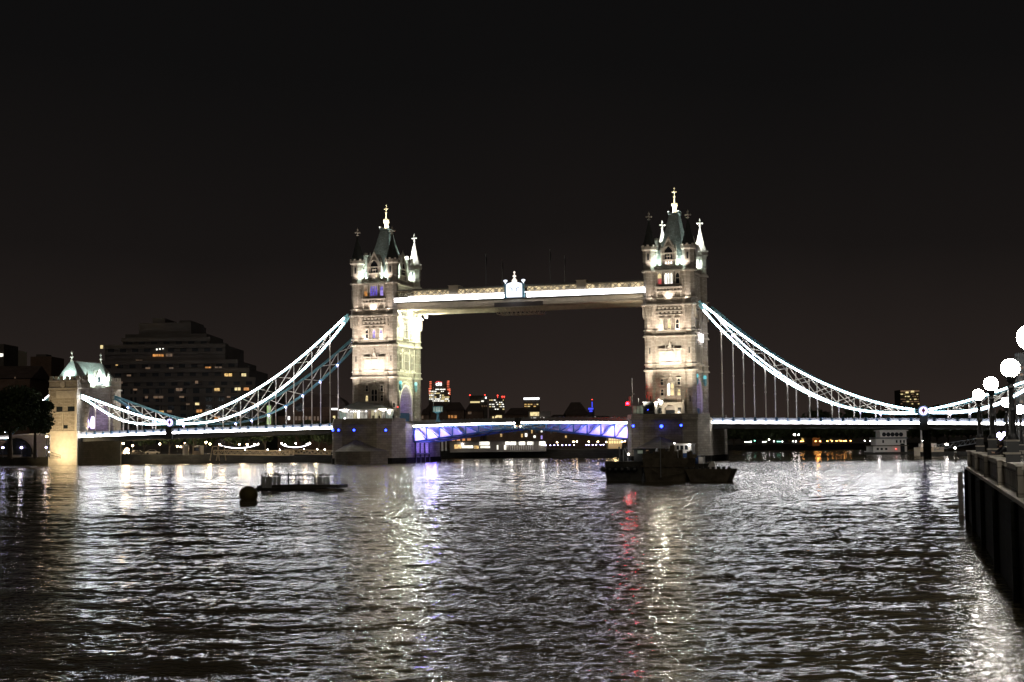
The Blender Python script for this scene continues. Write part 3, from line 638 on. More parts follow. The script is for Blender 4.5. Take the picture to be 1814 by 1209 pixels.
# ------------------------------------------------------------------ glass pavilion and people on the north pier
pv = empty('glass_pavilion', (-41.9, -13, 10.56), 'glazed white pavilion glowing on the pier at the foot of the purple windowed tower', 'pavilion')
X0, X1, Y0, Y1 = -48.6, -35.2, -16.2, -10.2
g = MB().use('white_paint')
for i in range(14):
    x = X0 + (X1 - X0) * i / 13; g.box(x - .09, x + .09, Y0 - .1, Y0 + .1, 10.56, 13.55)
    if i < 13: g.box(x + .09, x + (X1 - X0) / 13 - .09, Y0 - .07, Y0 + .07, 11.4, 11.5); g.box(x + .09, x + (X1 - X0) / 13 - .09, Y0 - .07, Y0 + .07, 12.8, 12.9)
for k in range(6):
    for x in (X0, X1): g.box(x - .1, x + .1, Y0 + .1 + k * 1.1, Y0 + .28 + k * 1.1, 10.56, 13.55)
g.box(X0 - .3, X1 + .3, Y0 - .3, Y1, 13.552, 13.9); g.build('frame', None, pv)
g = MB()
seg = ['win_white', 'green_pane', 'win_white', 'win_white', 'win_yellow', 'shop_glow', 'win_white', 'win_white', 'win_dim', 'win_yellow', 'win_yellow', 'win_yellow', 'win_white']
for i, s_ in enumerate(seg):
    g.use({'shop_glow': 'win_white', 'win_yellow': 'blind_glow', 'win_white': 'green_pane' if i < 2 else 'pavilion_glow'}.get(s_, s_))
    a = X0 + (X1 - X0) * i / 13; g.box(a + .1, a + (X1 - X0) / 13 - .1, Y0 - .02, Y0 + .02, 10.6, 13.5)
g.use('green_pane'); g.box(X0 - .02, X0 + .02, Y0 + .1, Y1, 10.6, 13.5); g.box(X1 - .02, X1 + .02, Y0 + .1, Y1, 10.6, 13.5)
g.build('glazing', None, pv)
g = MB().use('dark_slate'); g.add([(X0 - .4, Y0 - .4, 13.91), (X1 + .4, Y0 - .4, 13.91), (X1 + .4, Y1, 13.91), (X0 - .4, Y1, 13.91), (X0 + 3, Y1, 16.2), (X1 - 3, Y1, 15.2)], [(0, 1, 5, 4), (1, 2, 5), (3, 0, 4), (2, 3, 4, 5), (3, 2, 1, 0)]); g.build('roof', None, pv)
for u in (.18, .27, .32, .37, .45, .6, .8):
    g = MB().use('led_soft'); g.ball((X0 + (X1 - X0) * u, Y0 - .45, 13.3), .13, 8, 6); g.build('eaves_lamp', None, pv)
light('POINT', 'pavilion_light', (-43.5, -17.6, 12.9), 14, (1, .93, .8), size=.3); light('POINT', 'pavilion_light', (-38, -17.4, 12.9), 10, (1, .93, .8), size=.3)
b = MB().use('dark_steel'); b.box(-46.4, -45.7, -18.3, -17.9, 10.56, 11.2); b.use('led_soft'); b.box(-46.3, -45.8, -18.34, -18.301, 10.9, 11.6); tag(b.build('lit_display', None), 'small bright display panel on the pier before the glass pavilion', 'sign')
# control cabin and signal mast on the south pier
cb = empty('control_cabin', (33.5, -13.5, 10.56), 'dark flat-roofed control cabin with pale windows on the pier beside the red signal', 'cabin')
a0, a1 = onY(1140, 738, -16).x, onY(1160, 738, -16).x; b0 = onY(1121, 738, -15.5).x
g = MB().use('dark_steel'); g.box(a0, a1, -16, -11, 10.56, 14.3); g.box(a0 - .2, a1 + .2, -16.2, -10.8, 14.303, 14.5); g.build('wall', None, cb)
g = MB().use('grey_steel'); g.box(b0, a0 - .02, -15.5, -12, 10.56, 11.5); g.box(b0 - .1, a0 - .02, -15.6, -11.9, 13.5, 13.7)
for k in range(4): x = b0 + (a0 - b0 - .2) * k / 3; g.box(x, x + .15, -15.5, -15.3, 11.503, 13.497)
g.build('lookout_frame', None, cb)
g = MB().use('win_lookout'); g.box(b0 + .16, a0 - .2, -15.42, -15.36, 11.55, 13.45); g.build('window', None, cb)
g = MB().use('dark_glass'); g.box(a0 + .5, a1 - .5, -16.06, -16.01, 12.2, 13.6); g.use('led_blue'); g.box(a0 + 1.1, a0 + 1.25, -16.1, -16.061, 12.4, 12.55); g.build('window', None, cb)
m = onY(1121, 738, -15); sm = empty('signal_mast', (m.x, -15.2, 10.56), 'thin signal mast with one red light at the left end of the barge pier', 'mast')
g = MB().use('grey_steel'); g.tube((m.x, -15.2, 10.56), (m.x, -15.2, 20.6), .12, .05); g.box(m.x - .5, m.x + .5, -15.25, -15.15, 16.5, 16.62); g.box(m.x - .9, m.x - .3, -15.5, -15, 13.4, 16); g.tube((m.x + 1.6, -15.2, 10.56), (m.x + 1.6, -15.2, 15.4), .06); g.build('mast', None, sm)
rl = onY(1111.5, 715.5, -15.2); g = MB().use('dark_steel'); g.box(rl.x - .1, m.x - .12, -15.24, -15.16, rl.z - .55, rl.z - .45); g.lathe((rl.x, -15.2, rl.z - .45), [(.12, 0), (.3, .1), (.3, .2)], 8); g.build('bracket', None, sm)
g = MB().use('red_lamp'); g.ball((rl.x, -15.2, rl.z), .38, 12, 8); g.build('signal_lamp', None, sm)
light('POINT', 'signal_light', (rl.x - .2, -16.2, rl.z), 120, (1, .04, .04), size=.3)
lk = onY(776, 745, -9.6); lo = empty('lookout_post', (lk.x, -9.6, 10.4), 'teal lookout box on a stem with a pale mast at the lifting span', 'lookout post')
g = MB().use('teal_paint'); g.lathe((lk.x, -9.6, 10.3), [(.75, 0), (.5, .5), (.34, 1.2), (.34, 2.0), (.95, 2.5)], 10); g.build('stem', None, lo)
g = MB().use('teal_paint'); g.box(lk.x - 1.1, lk.x + 1.1, -10.6, -8.6, 12.8, 13.0); g.box(lk.x - 1.15, lk.x + 1.15, -10.65, -8.55, 14.3, 14.5)
for u in (-1.05, -.35, .35, 1.05):
    for y in (-10.55, -8.65): g.box(lk.x + u - .06, lk.x + u + .06, y - .06, y + .06, 13.003, 14.297)
g.build('cabin', None, lo); g = MB().use('green_pane'); g.box(lk.x - .98, lk.x + .98, -10.5, -8.7, 13.01, 14.29); g.build('window', None, lo)
g = MB().use('white_paint'); g.tube((lk.x - 1.3, -9.6, 12.9), (lk.x - 1.3, -9.6, 19.6), .12, .07); g.build('mast', None, lo)
light('POINT', 'lookout_light', (lk.x + .4, -11.6, 12.6), 45, (.8, .95, 1), size=.2)
# ------------------------------------------------------------------ high walkways
def lat_panel(mb, x0, x1, z0, z1, y, n, w=.19, d=.2):
    st = (x1 - x0) / n
    for i in range(n):
        a, c = x0 + i * st, x0 + (i + 1) * st
        mb.bar((a, y, z0), (c, y, z1), w, d, (0, 1, 0)); mb.bar((a, y + .02, z1), (c, y + .02, z0), w, d, (0, 1, 0))
def walkway(sg):
    yo = sg * 9.15; yi = sg * 5.5; w0, w1 = -35.0, 35.0; near = sg < 0
    root = empty('high_walkway', (0, sg * 7.3, 42.0), 'high walkway with crowned crest and white light strip between the towers' if near else 'rear high walkway glimpsed beneath the crested one between the towers', 'walkway')
    lo, hi = sorted((yo, yi))
    g = MB().use('grey_steel'); g.box(w0, w1, lo + .3, hi - .3, 46.15, 46.55); g.build('roof', None, root)
    g = MB().use('cream_paint')
    for y in (yo, yi): s2 = 1 if y == hi else -1; g.box(w0, w1, *sorted((y, y - s2 * .5)), 41.35, 42.2); g.box(w0, w1, *sorted((y + s2 * .12, y - s2 * .2)), 40.95, 41.347); g.box(w0, w1, *sorted((y - s2 * .02, y - s2 * .3)), 42.203, 42.8)
    n = 36
    for k in range(n + 1):
        x = w0 + (w1 - w0) * k / n; g.box(x - .1, x + .1, lo + .51, hi - .51, 41.2, 41.6)
    g.build('girder', None, root)
    g = MB().use('grey_steel'); g.box(w0, w1, lo + .05, hi - .05, 42.8, 43.0)
    for y in (yo, yi): s2 = 1 if y == hi else -1; g.box(w0, w1, *sorted((y + s2 * .42, y - s2 * .1)), 43.003, 44.25); g.box(w0, w1, *sorted((y + s2 * .55, y - s2 * .1)), 44.253, 44.42)
    g.build('cornice', None, root)
    s2 = -1 if near else 1
    for a, c in ((w0 + .05, -3.6), (2.8, w1 - .05)):
        e = MB().use('led_walk'); e.box(a, c, *sorted((yo + s2 * .425, yo + s2 * .6)), 43.15, 44.12); e.build('light_strip', None, root)
    e = MB().use('led_soft'); e.box(w0 + 4, w1, *sorted((yo + s2 * .5, yo + s2 * .42)), 44.425, 44.50); e.build('lattice_fill_strip', None, root)  # hidden strip added behind the lip to brighten the lattice
    la = MB().use('cream_paint')
    for y in (yo, yi):
        la.box(w0, w1, y - .1, y + .1, 46.0, 46.148); la.box(w0, w1, y - .1, y + .1, 44.423, 44.55)
        for a, c, q in ((w0, -19.4, 9), (-16.8, -3.4, 8), (2.6, 16.4, 8), (19, w1, 9)): lat_panel(la, a, c, 44.55, 46.0, y, q)
    for x in (-18.1, 17.7): la.box(x - 1.3, x + 1.3, lo - .15, hi + .15, 44.43, 46.9); la.box(x - 1.45, x + 1.45, lo - .3, hi + .3, 46.903, 47.1)
    la.build('lattice', None, root)
    gl = MB().use('gallery_glow')
    for a, c in ((w0 + (5.4 if near else 0), -19.5), (-16.7, -3.5), (2.7, 16.3), (19.1, w1 - .1)): gl.box(a, c, *sorted((yo - s2 * .35, yo - s2 * .4)), 44.6, 45.95)
    gl.build('glazing', None, root)
    for x, zt in (((-9.4, 55.4), (8.65, 55.8))):
        f = MB().use('grey_steel'); f.tube((x, sg * 7.3, 46.5), (x, sg * 7.3, zt), .11, .05, 6); f.ball((x, sg * 7.3, zt), .12, 6, 4); f.use('dark_cloth')
        f.add([(x, sg * 7.3, zt - .2), (x + .35, sg * 7.3 + .1, zt - 1.2), (x + .2, sg * 7.3, zt - 3.2), (x, sg * 7.3, zt - 2.6)], [(0, 1, 2, 3)]); f.build('flagpole', None, root)
    # crest panel in the middle
    if near:
        c = MB().use('crest_glow'); y = -9.95; xc = -.55
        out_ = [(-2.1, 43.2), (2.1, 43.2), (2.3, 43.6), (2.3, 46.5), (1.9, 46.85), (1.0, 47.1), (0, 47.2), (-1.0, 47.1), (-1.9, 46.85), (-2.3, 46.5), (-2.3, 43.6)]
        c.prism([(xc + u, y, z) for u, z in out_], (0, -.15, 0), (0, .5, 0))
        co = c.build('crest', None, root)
        c = MB().use('blue_paint')       # supporters over the shield
        for q in (-1, 1):
            pts = [(q * .45, 45.15), (q * .75, 45.6), (q * 1.15, 45.8), (q * 1.5, 45.35)]
            for i in range(3): c.bar((xc + pts[i][0], y - .2, pts[i][1]), (xc + pts[i + 1][0], y - .2, pts[i + 1][1]), .12, .22, (0, 1, 0))
            c.bar((xc + q * .75, y - .2, 45.6), (xc + q * .55, y - .2, 44.9), .1, .2, (0, 1, 0)); c.box(xc + q * .6 - .18, xc + q * .6 + .18, y - .26, y - .16, 44.8, 44.95)
            c.bar((xc + q * .45, y - .2, 45.5), (xc + q * .12, y - .2, 45.95), .1, .15, (0, 1, 0))
        c.build('emblem', None, co)
        c = MB().use('teal_paint')
        for q in (-1, 1): c.box(xc + q * 2.5 - .24, xc + q * 2.5 + .24, y - .3, y + .6, 42.9, 46.5); c.box(xc + q * 2.5 - .35, xc + q * 2.5 + .35, y - .4, y + .7, 46.503, 46.75)
        c.build('crest_post', None, co)
        c = MB().use('crest_glow')
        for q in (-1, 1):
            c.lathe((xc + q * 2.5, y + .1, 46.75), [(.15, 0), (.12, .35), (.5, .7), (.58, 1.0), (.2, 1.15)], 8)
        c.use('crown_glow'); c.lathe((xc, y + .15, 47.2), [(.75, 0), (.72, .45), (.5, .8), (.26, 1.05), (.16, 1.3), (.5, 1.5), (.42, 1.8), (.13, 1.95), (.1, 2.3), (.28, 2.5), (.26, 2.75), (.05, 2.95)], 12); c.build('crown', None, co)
        light('POINT', 'crest_light', (xc, y - 2.2, 44.5), 160, COOL, size=.5)
        # maintenance gantry slung below
        t = MB().use('cream_paint'); xa, xb = -6.6, 7.6
        for yy in (-9.6, -5.2):
            t.bar((xa, yy, 40.6), (xb, yy, 40.6), .2); t.bar((xa + 1.2, yy, 38.7), (xb - 1.6, yy, 38.7), .16); t.bar((xa, yy, 40.6), (xa + 1.2, yy, 38.7), .14); t.bar((xb, yy, 40.6), (xb - 1.6, yy, 38.7), .14)
            for k in range(9):
                x = xa + 1.2 + k * 1.27; t.bar((x, yy, 38.7), (x + .65, yy, 40.6), .09); t.bar((x + .65, yy, 40.6), (x + 1.2, yy, 38.7), .09)
        for k in range(12): x = xa + 1 + k * 1.1; t.bar((x, -9.6, 38.75), (x, -5.2, 38.75), .1); t.bar((x, -9.6, 40.4), (x, -5.2, 38.9), .07)
        t.use('concrete'); t.box(xa + .3, xb - .3, -9.7, -9.62, 40.71, 41.9)
        t.build('gantry', None, root)
    return root
walkway(-1); walkway(1)
# ------------------------------------------------------------------ lifting spans (bascules)
def bascule(sg):
    root = empty('bascule_span', (sg * 29.8, 0, 9.4), 'lifting span half on the side of the moored barges, violet lit truss' if sg > 0 else 'lifting span half beside the glass pavilion pier, violet lit truss', 'bridge span', 'lifting spans')
    N = 8; xe = 29.85
    def zt(x): return 9.05 + .45 * (1 - (x / xe) ** 2) - (.0 if sg < 0 else -.12)
    def zb(x): return 8.35 - 3.45 * (x / xe) ** 1.15
    X = [xe - (xe - .15) * k / N for k in range(N + 1)]
    for y, s2 in ((-9.0, -1), (9.0, 1)):
        g = MB().use('blue_paint')
        for k in range(N):
            a, c = X[k], X[k + 1]
            g.bar((sg * a, y, zt(a) - .15), (sg * c, y, zt(c) - .15), .5, .3); g.bar((sg * a, y, zb(a)), (sg * c, y, zb(c)), .6, .42)
            g.bar((sg * a, y, zb(a)), (sg * a, y, zt(a)), .3, .34); g.bar((sg * a, y + .02, zt(a) - .2), (sg * c, y + .02, zb(c) + .1), .3, .26)
        g.build('truss', None, root)
        g = MB().use('white_paint')                # web plate behind the truss, washed by the lamps
        yy = y - s2 * 1.1
        for k in range(N):
            a, c = X[k], X[k + 1]
            g.prism([(sg * a, yy, zb(a) + .3), (sg * c, yy, zb(c) + .3), (sg * c, yy, zt(c) - .3), (sg * a, yy, zt(a) - .3)], (0, -.05, 0), (0, .05, 0))
        g.build('web_plate', None, root)
        e = MB().use('led_soft' if y > 0 else 'led_white')
        for k in range(N): e.bar((sg * X[k], y + s2 * .42, zt(X[k]) + .14), (sg * X[k + 1], y + s2 * .42, zt(X[k + 1]) + .14), .16, .36)
        e.build('light_strip', None, root)
        p = MB().use('grey_steel')
        for k in range(N): p.bar((sg * X[k], y + s2 * .25, zt(X[k]) + .42), (sg * X[k + 1], y + s2 * .25, zt(X[k + 1]) + .42), 1.1, .1)
        for k in range(24):
            a, c = xe - (xe - .1) * k / 24, xe - (xe - .1) * (k + 1) / 24
            p.bar((sg * a, y + s2 * .1, zt(a) + 1.45), (sg * c, y + s2 * .1, zt(c) + 1.45), .2, .14); p.bar((sg * a, y + s2 * .1, zt(a) + .45), (sg * c, y + s2 * .1, zt(c) + .45), .22, .2)
            p.box(*sorted((sg * a - .14, sg * a + .14)), y + s2 * .1 - .14, y + s2 * .1 + .14, zt(a) + .55, zt(a) + 1.65)
            p.bar((sg * a, y + s2 * .1, zt(a) + .5), (sg * c, y + s2 * .1, zt(c) + 1.4), .07); p.bar((sg * a, y + s2 * .12, zt(a) + 1.4), (sg * c, y + s2 * .12, zt(c) + .5), .07)
            p.bar((sg * a, y + s2 * .13, zt(a) + .95), (sg * c, y + s2 * .13, zt(c) + .95), .1, .7)
        p.build('parapet', None, root)
    d = MB().use('blue_paint')
    for k in range(N):
        a, c = X[k], X[k + 1]; d.bar((sg * a, 0, zt(a) - .02), (sg * c, 0, zt(c) - .02), 17.2, .3)
        d.bar((sg * a, -8.6, zb(a) + .1), (sg * a, 8.6, zb(a) + .1), .3, .3)
    d.use('asphalt')
    for k in range(N): d.bar((sg * X[k], 0, zt(X[k]) + .2), (sg * X[k + 1], 0, zt(X[k + 1]) + .2), 15.5, .1)
    d.build('deck', None, root)
    s_ = MB().use('white_paint')
    for k in range(N - 1): a, c = X[k], X[k + 1]; s_.bar((sg * a, 0, zb(a) + .5), (sg * c, 0, zb(c) + .5), 15.4, .12)
    s_.build('soffit', None, root)
    t = MB().use('dark_steel'); t.box(*sorted((sg * .05, sg * .8)), -9.9, -9.3, 9.0, 11.0); t.use('warm_lamp'); t.ball((sg * .75, -9.95, 8.75), .16, 8, 6); t.build('span_end_signal', None, root)
    # violet lamps between the outer truss and the web, brightest by the pier
    for x, p_ in ((28.6, 1500), (25.2, 950), (21.5, 480), (17.5, 200), (13.5, 80), (9, 26)):
        light('SPOT', 'truss_light', (sg * x, -9.9, (zt(x) + zb(x)) / 2 + .2), p_ * 1.6, (.26, .19, 1), (sg * (x - .6), -8, (zt(x) + zb(x)) / 2), .2, 150, .5)
    light('SPOT', 'soffit_light', (sg * 29.2, -3, 2.6), 9000, VIOLET, (sg * 14, -2, 7.4), .3, 80, 1)
    return root
bascule(-1); bascule(1)
# ------------------------------------------------------------------ suspended side spans
Xn = [48.9, 54.5, 60, 65.5, 71, 76.45, 81.95, 87.4, 92.6, 98, 104.1]
Un = [40.3, 35.7, 31.0, 27.2, 23.5, 20.3, 17.7, 15.3, 13.6, 12.2, 11.35]
Ln = [39.5, 32.8, 27.6, 22.9, 19.0, 15.8, 13.5, 12.0, 11.15, 10.75, 10.9]
Xa = [104.1, 109.9, 114.8, 119.4, 124, 128.7, 134.2]
Ua = [11.35, 12.4, 13.6, 15.0, 16.5, 18.1, 19.9]
La = [10.9, 10.85, 11.05, 12.1, 13.8, 16.5, 19.2]
def zdeck(x):                                   # bottom of the light strip
    x = abs(x); return np.interp(x, [51.8, 104, 134.5, 170], [8.85, 8.0, 7.3, 6.4]).item()
def side_span(sg):
    x0, x1 = 51.82, 134.0 if sg < 0 else 150.0
    root = empty('suspended_deck', (sg * 52, 0, 9), 'white lit suspended road deck between the barge pier and the globe lamps' if sg > 0 else 'white lit suspended road deck above the truss footbridge and the quay', 'bridge deck', 'suspended side spans')
    xs = list(np.arange(x0, x1, 2.74)) + [x1]
    for y, s2 in ((-9.35, -1), (9.35, 1)):
        f = MB().use('fascia_paint'); e = MB().use('led_white' if s2 < 0 else 'led_soft'); p = MB().use('blue_paint')
        for k in range(len(xs) - 1):
            a, c = xs[k], xs[k + 1]; za, zc = zdeck(a), zdeck(c)
            f.bar((sg * a, y, za + .95), (sg * c, y, zc + .95), .16, .8); f.bar((sg * a, y, za + 1.42), (sg * c, y, zc + 1.42), .34, .12)
            if not (103.2 < (a + c) / 2 < 105.2): e.bar((sg * a, y + s2 * .28, za + .24), (sg * c, y + s2 * .28, zc + .24), .2, .42)
            p = MB().use('blue_paint'); p.bar((sg * a, y + s2 * .12, za + .5), (sg * a, y + s2 * .12, za + 1.5), .34, .34)
            f.bar((sg * a, y + s2 * .05, za + .0), (sg * c, y + s2 * .05, zc + .0), .5, .1)
            if k % 2 == 0: p.bar((sg * a, y + s2 * .2, za + .55), (sg * a, y + s2 * .2, za + 1.62), .62, .4)
            p.build('fascia_post', None, root)
        f.build('fascia', None, root); e.build('light_strip', None, root)
    g = MB().use('dark_steel')
    for k in range(len(xs) - 1):
        a, c = xs[k], xs[k + 1]; za, zc = zdeck(a), zdeck(c)
        for y in (-8.8, 8.8): g.bar((sg * a, y, za - .7), (sg * c, y, zc - .7), .5, 1.2)
        g.bar((sg * a, -8.5, za - .35), (sg * a, 8.5, za - .35), .3, .7)
    g.build('girder', None, root)
    d = MB().use('asphalt')
    for k in range(len(xs) - 1): a, c = xs[k], xs[k + 1]; d.bar((sg * a, 0, zdeck(a) + .25), (sg * c, 0, zdeck(c) + .25), 17.0, .35)
    d.build('road_slab', None, root)
    for y in (-9.7, 9.7):
        h = MB().use('dark_steel'); h.box(*sorted((sg * 103.1, sg * 105.1)), y - .35, y + .35, zdeck(104) - 1.5, zdeck(104) + 1.6)
        h.build('hinge_block', None, root)
    return root
side_span(-1); side_span(1)
def chain(sg, side):
    y = side * 9.0
    near = side < 0
    lab = {(-1, -1): 'nearer lit suspension chain sweeping from the green roofed gatehouse to the purple window tower', (-1, 1): 'farther teal suspension chain behind the lit one, left of the purple window tower',
           (1, -1): 'bright suspension chain from the tower by the barges towards the globe lamps', (1, 1): 'second suspension chain close behind the bright one above the white riverboat'}[(sg, side)]
    root = empty('suspension_chain', (sg * 104.1, y, 11.1), lab, 'suspension chain', 'suspension chains')
    for XX, UU, LL, hang in ((Xn, Un, Ln, 1), (Xa, Ua, La, 2)):
        for nm, ZZ, hh in (('upper_chord', UU, .62), ('lower_chord', LL, .62)):
            # smooth curve through the nodes
            xs = np.linspace(XX[0], XX[-1], 49); co = np.polyfit(XX, ZZ, 5); zs = np.polyval(co, xs); zs[0] = ZZ[0]; zs[-1] = ZZ[-1]
            c = MB().use('teal_paint')
            for i in range(48): c.bar((sg * xs[i], y, zs[i]), (sg * xs[i + 1], y, zs[i + 1]), .62, hh)
            c.build(nm, None, root)
            strips = []
            if near or sg > 0: strips.append(side * .40)
            if (not near) and sg > 0 and nm == 'lower_chord': strips.append(-.40)
            if not near and sg < 0: strips = [.40] if nm == 'upper_chord' else []
            for off in strips:
                e = MB().use('led_white' if off * side > 0 else 'led_soft')
                i0 = 1
                for i in range(i0, 46): e.bar((sg * xs[i], y + off, zs[i]), (sg * xs[i + 1], y + off, zs[i + 1]), .14, .30)
                e.build('light_strip', None, root)
        l = MB().use('white_paint')
        for k in range(len(XX) - 1):
            a, c = XX[k], XX[k + 1]
            if k: l.bar((sg * a, y, UU[k]), (sg * a, y, LL[k]), .2, .24)
            if k and UU[k] - LL[k] > .9 or UU[k + 1] - LL[k + 1] > .9:
                l.bar((sg * a, y - .05, UU[k]), (sg * c, y - .05, LL[k + 1]), .2, .2); l.bar((sg * a, y + .05, LL[k]), (sg * c, y + .05, UU[k + 1]), .2, .2)
        l.build('lattice', None, root)
        rng = range(1, 9) if hang == 1 else range(1, 6)
        for k in rng:
            x = XX[k]; zt_, zl = LL[k] - .25, zdeck(x) + 1.5
            if zt_ - zl < .4: continue
            h = MB().use('white_paint'); L_ = zt_ - zl; m_ = zl + L_ * .6
            h.lathe((sg * x, y, zl), [(.17, 0), (.15, L_ * .5), (.24, L_ * .5 + .05), (.24, L_ * .5 + .3), (.15, L_ * .5 + .35), (.17, L_ - 1.2 if L_ > 3 else L_ * .6 + .4), (.32, L_)] if L_ > 1.4 else [(.2, 0), (.2, L_)], 8)
            if not near or sg > 0 or k % 1 == 0:
                h.use('led_soft' if near else 'violet_lamp'); h.ball((sg * x, y + side * .45 if near else y - .45, zt_ - .1), .2 if not near else .14, 8, 6)
            h.build('hanger', None, root)
    p = MB().use('teal_paint'); xm = sg * 104.1
    p.tube((xm, y - .55, 11.2), (xm, y + .55, 11.2), 1.35, 1.35, 20); p.box(xm - 2.2, xm + 2.2, y - .34, y + .34, 10.7, 11.7); p.use('dark_steel'); p.box(xm - 1.0, xm + 1.0, y - .4, y + .4, 9.4, 10.2)
    p.use('lamp_disc_glow' if near else 'white_paint'); yo = y + side * .56; p.tube((xm, yo - .02 * side, 11.2), (xm, yo + side * .05, 11.2), 1.05, 1.05, 20)  # near disc is no lamp: its glow stands in for light on white paint
    p.use('red_paint'); p.tube((xm, yo + side * .05, 11.3), (xm, yo + side * .12, 11.3), .42, .42, 12); p.use('brick'); p.box(xm - .12, xm + .12, *sorted((yo + side * .06, yo + side * .14)), 10.5, 12.0)
    p.build('pin', None, root)
    # lamps grazing along the chain from the tower end
    if near and sg > 0: light('SPOT', 'chain_flood', (sg * 110, -14, 9.5), 2700, COOL, (sg * 85, -9, 16), .4, 80, 1)
    return root
for sg in (-1, 1):
    for side in (-1, 1): chain(sg, side)
light('SPOT', 'chain_flood', (-62, -2, 9.8), 4500, (1, .88, .8), (-58, 9, 27), .4, 90, 1); light('SPOT', 'chain_flood', (-80, -2, 9.4), 2400, (1, .9, .85), (-76, 9, 16), .4, 100, 1)
light('SPOT', 'chain_flood', (-118, 0, 8.6), 2700, (1, .9, .9), (-116, 9, 14), .4, 100, 1)
light('SPOT', 'chain_flood', (-66, -15, 9.2), 3300, (1, .93, .86), (-60, -9, 26), .4, 90, 1); light('SPOT', 'chain_flood', (64, -3, 9.8), 4500, (1, .93, .88), (62, -9, 26), .4, 100, 1); light('SPOT', 'chain_flood', (84, -3, 9.4), 2100, (1, .93, .88), (82, -9, 15), .4, 100, 1)
# pier column under the hinge on the barge side
b = MB().use('quay_stone'); b.zprism(octo(104.2, 4, 1.0), -2, 6.4); b.zprism(octo(104.2, 4, 1.3), 6.4, 6.75)
for z in (2, 4.2): b.zprism(octo(104.2, 4, 1.08), z, z + .25)
tag(b.build('support_column', None), 'stone column holding the deck under the hinge near the white riverboat', 'column')
# ------------------------------------------------------------------ gatehouse on the north abutment
gh = empty('gatehouse', (-138, 0, WZ), 'stone gatehouse with glowing pale green roof and floodlit warm base', 'gatehouse')
g = MB().use('stone'); g.box(-142.9, -133.5, -11, -5.4, 9.0, 24.2); g.build('side_tower', None, gh); g = MB().use('stone'); g.box(-142.9, -133.5, 7.6, 12.6, 9.0, 24.2); g.build('side_tower', None, gh)
g = MB().use('pale_stone'); g.box(-143.0, -133.4, -11.1, 12.7, -2, 8.85); g.box(-143.15, -133.25, -11.25, 12.85, 8.853, 9.2); g.build('abutment_base', None, gh)
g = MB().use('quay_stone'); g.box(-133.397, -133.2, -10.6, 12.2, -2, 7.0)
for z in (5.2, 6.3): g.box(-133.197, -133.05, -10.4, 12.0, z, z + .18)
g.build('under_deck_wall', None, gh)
g = MB().use('stone'); arc = rarch(5.6, 9, 13.2, 14, 4.8); cy = 1.1
for s2 in (1, -1):
    hs = 6.5
    pts = [(-134.1, cy + s2 * u, z) for u, z in [(hs, 9.2), (hs, 22.6), (0, 22.6)] + [p for p in arc[:8]][::-1] + [(5.6, 9.2)]]
    g.prism(pts[::-1] if s2 < 0 else pts, (0, 0, 0), (-8.2, 0, 0))
g.build('arch_wall', None, gh)
g = MB().use('pale_stone')
for i in range(14): g.bar((-134.0, cy + arc[i][0] * 1.04, 13.2 + (arc[i][1] - 13.2) * 1.04), (-134.0, cy + arc[i + 1][0] * 1.04, 13.2 + (arc[i + 1][1] - 13.2) * 1.04), .5, .35, (1, 0, 0))
for k in range(9):   # alternating quoins
    g.box(-133.48, -133.3, -6.9 + (.4 if k % 2 else 0), -5.45, 9.4 + k * 1.35, 10.3 + k * 1.35); g.box(-133.48, -133.3, 7.65, 8.9 - (.3 if k % 2 else 0), 9.4 + k * 1.35, 10.3 + k * 1.35)
g.build('arch_moulding', None, gh)
g = MB().use('pale_stone')
F = Face('W', -138.2, -11)
F.rect(g, -4.8, 4.8, 21.3, 21.75, -.3, .35); F.rect(g, -4.75, 4.75, 23.6, 23.9, -.3, .3)
F.rect(g, -2.2, 4.2, 18.7, 20.9, 0, .2); F.rect(g, -4.7, -4.3, 9.3, 21.2, 0, .18); F.rect(g, -4.75, 2.0, 14.4, 14.65, 0, .3); F.rect(g, -.1, .1, 9.5, 14.3, 0, .22); F.rect(g, 4.0, 4.69, 9.3, 21.2, 0, .16)
for k in range(4): F.rect(g, -1.3 + k * 1.3, -.7 + k * 1.3, 19.3, 20.3, .2, .3)
F.poly(g, [(-.8, 22.2), (0, 21.8), (.8, 22.2), (.8, 23.2), (0, 23.7), (-.8, 23.2)], 0, .4)
S = Face('S', -133.5, 0); S.rect(g, -11.3, -5.5, 21.3, 21.75, -.3, .35); S.rect(g, 7.6, 12.8, 21.3, 21.75, -.3, .35); S.rect(g, -5.3, 7.5, 22.603, 22.9, -.9, -.1)
g.build('carving', None, gh)
g = MB().use('dark_glass'); F.rect(g, -2.2, -.2, 14.9, 16.3, .0, .06); F.rect(g, 1.6, 4.0, 14.9, 16.3, .0, .06); F.rect(g, .3, 1.6, 9.9, 10.9, .0, .06)
g.build('window', None, gh)
g = MB().use('stone')
for k in range(6): u = -4.6 + k * 1.75; F.rect(g, u, u + 1.05, 24.2, 25.2, -.6, 0)
for k in range(4): S.rect(g, -10.9 + k * 1.6, -9.9 + k * 1.6, 24.2, 25.2, -.6, 0)
for k in range(4): S.rect(g, 7.8 + k * 1.3, 8.6 + k * 1.3, 24.2, 25.2, -.6, 0)
g.box(-142.9, -142.3, -10.4, 12.5, 24.203, 24.9)
g.build('battlement', None, gh)
g = MB().use('slate'); xr = -138.0
prof = [(4.6, -9.6, 12.4, 23.0), (3.6, -8.9, 11.0, 24.6), (2.3, -8.2, 9.8, 26.8), (.5, -7.0, 8.4, 29.7)]; vs = []; fs = []
for a, ya, yb, z in prof: vs += [(xr - a, ya, z), (xr + a, ya, z), (xr + a, yb, z), (xr - a, yb, z)]
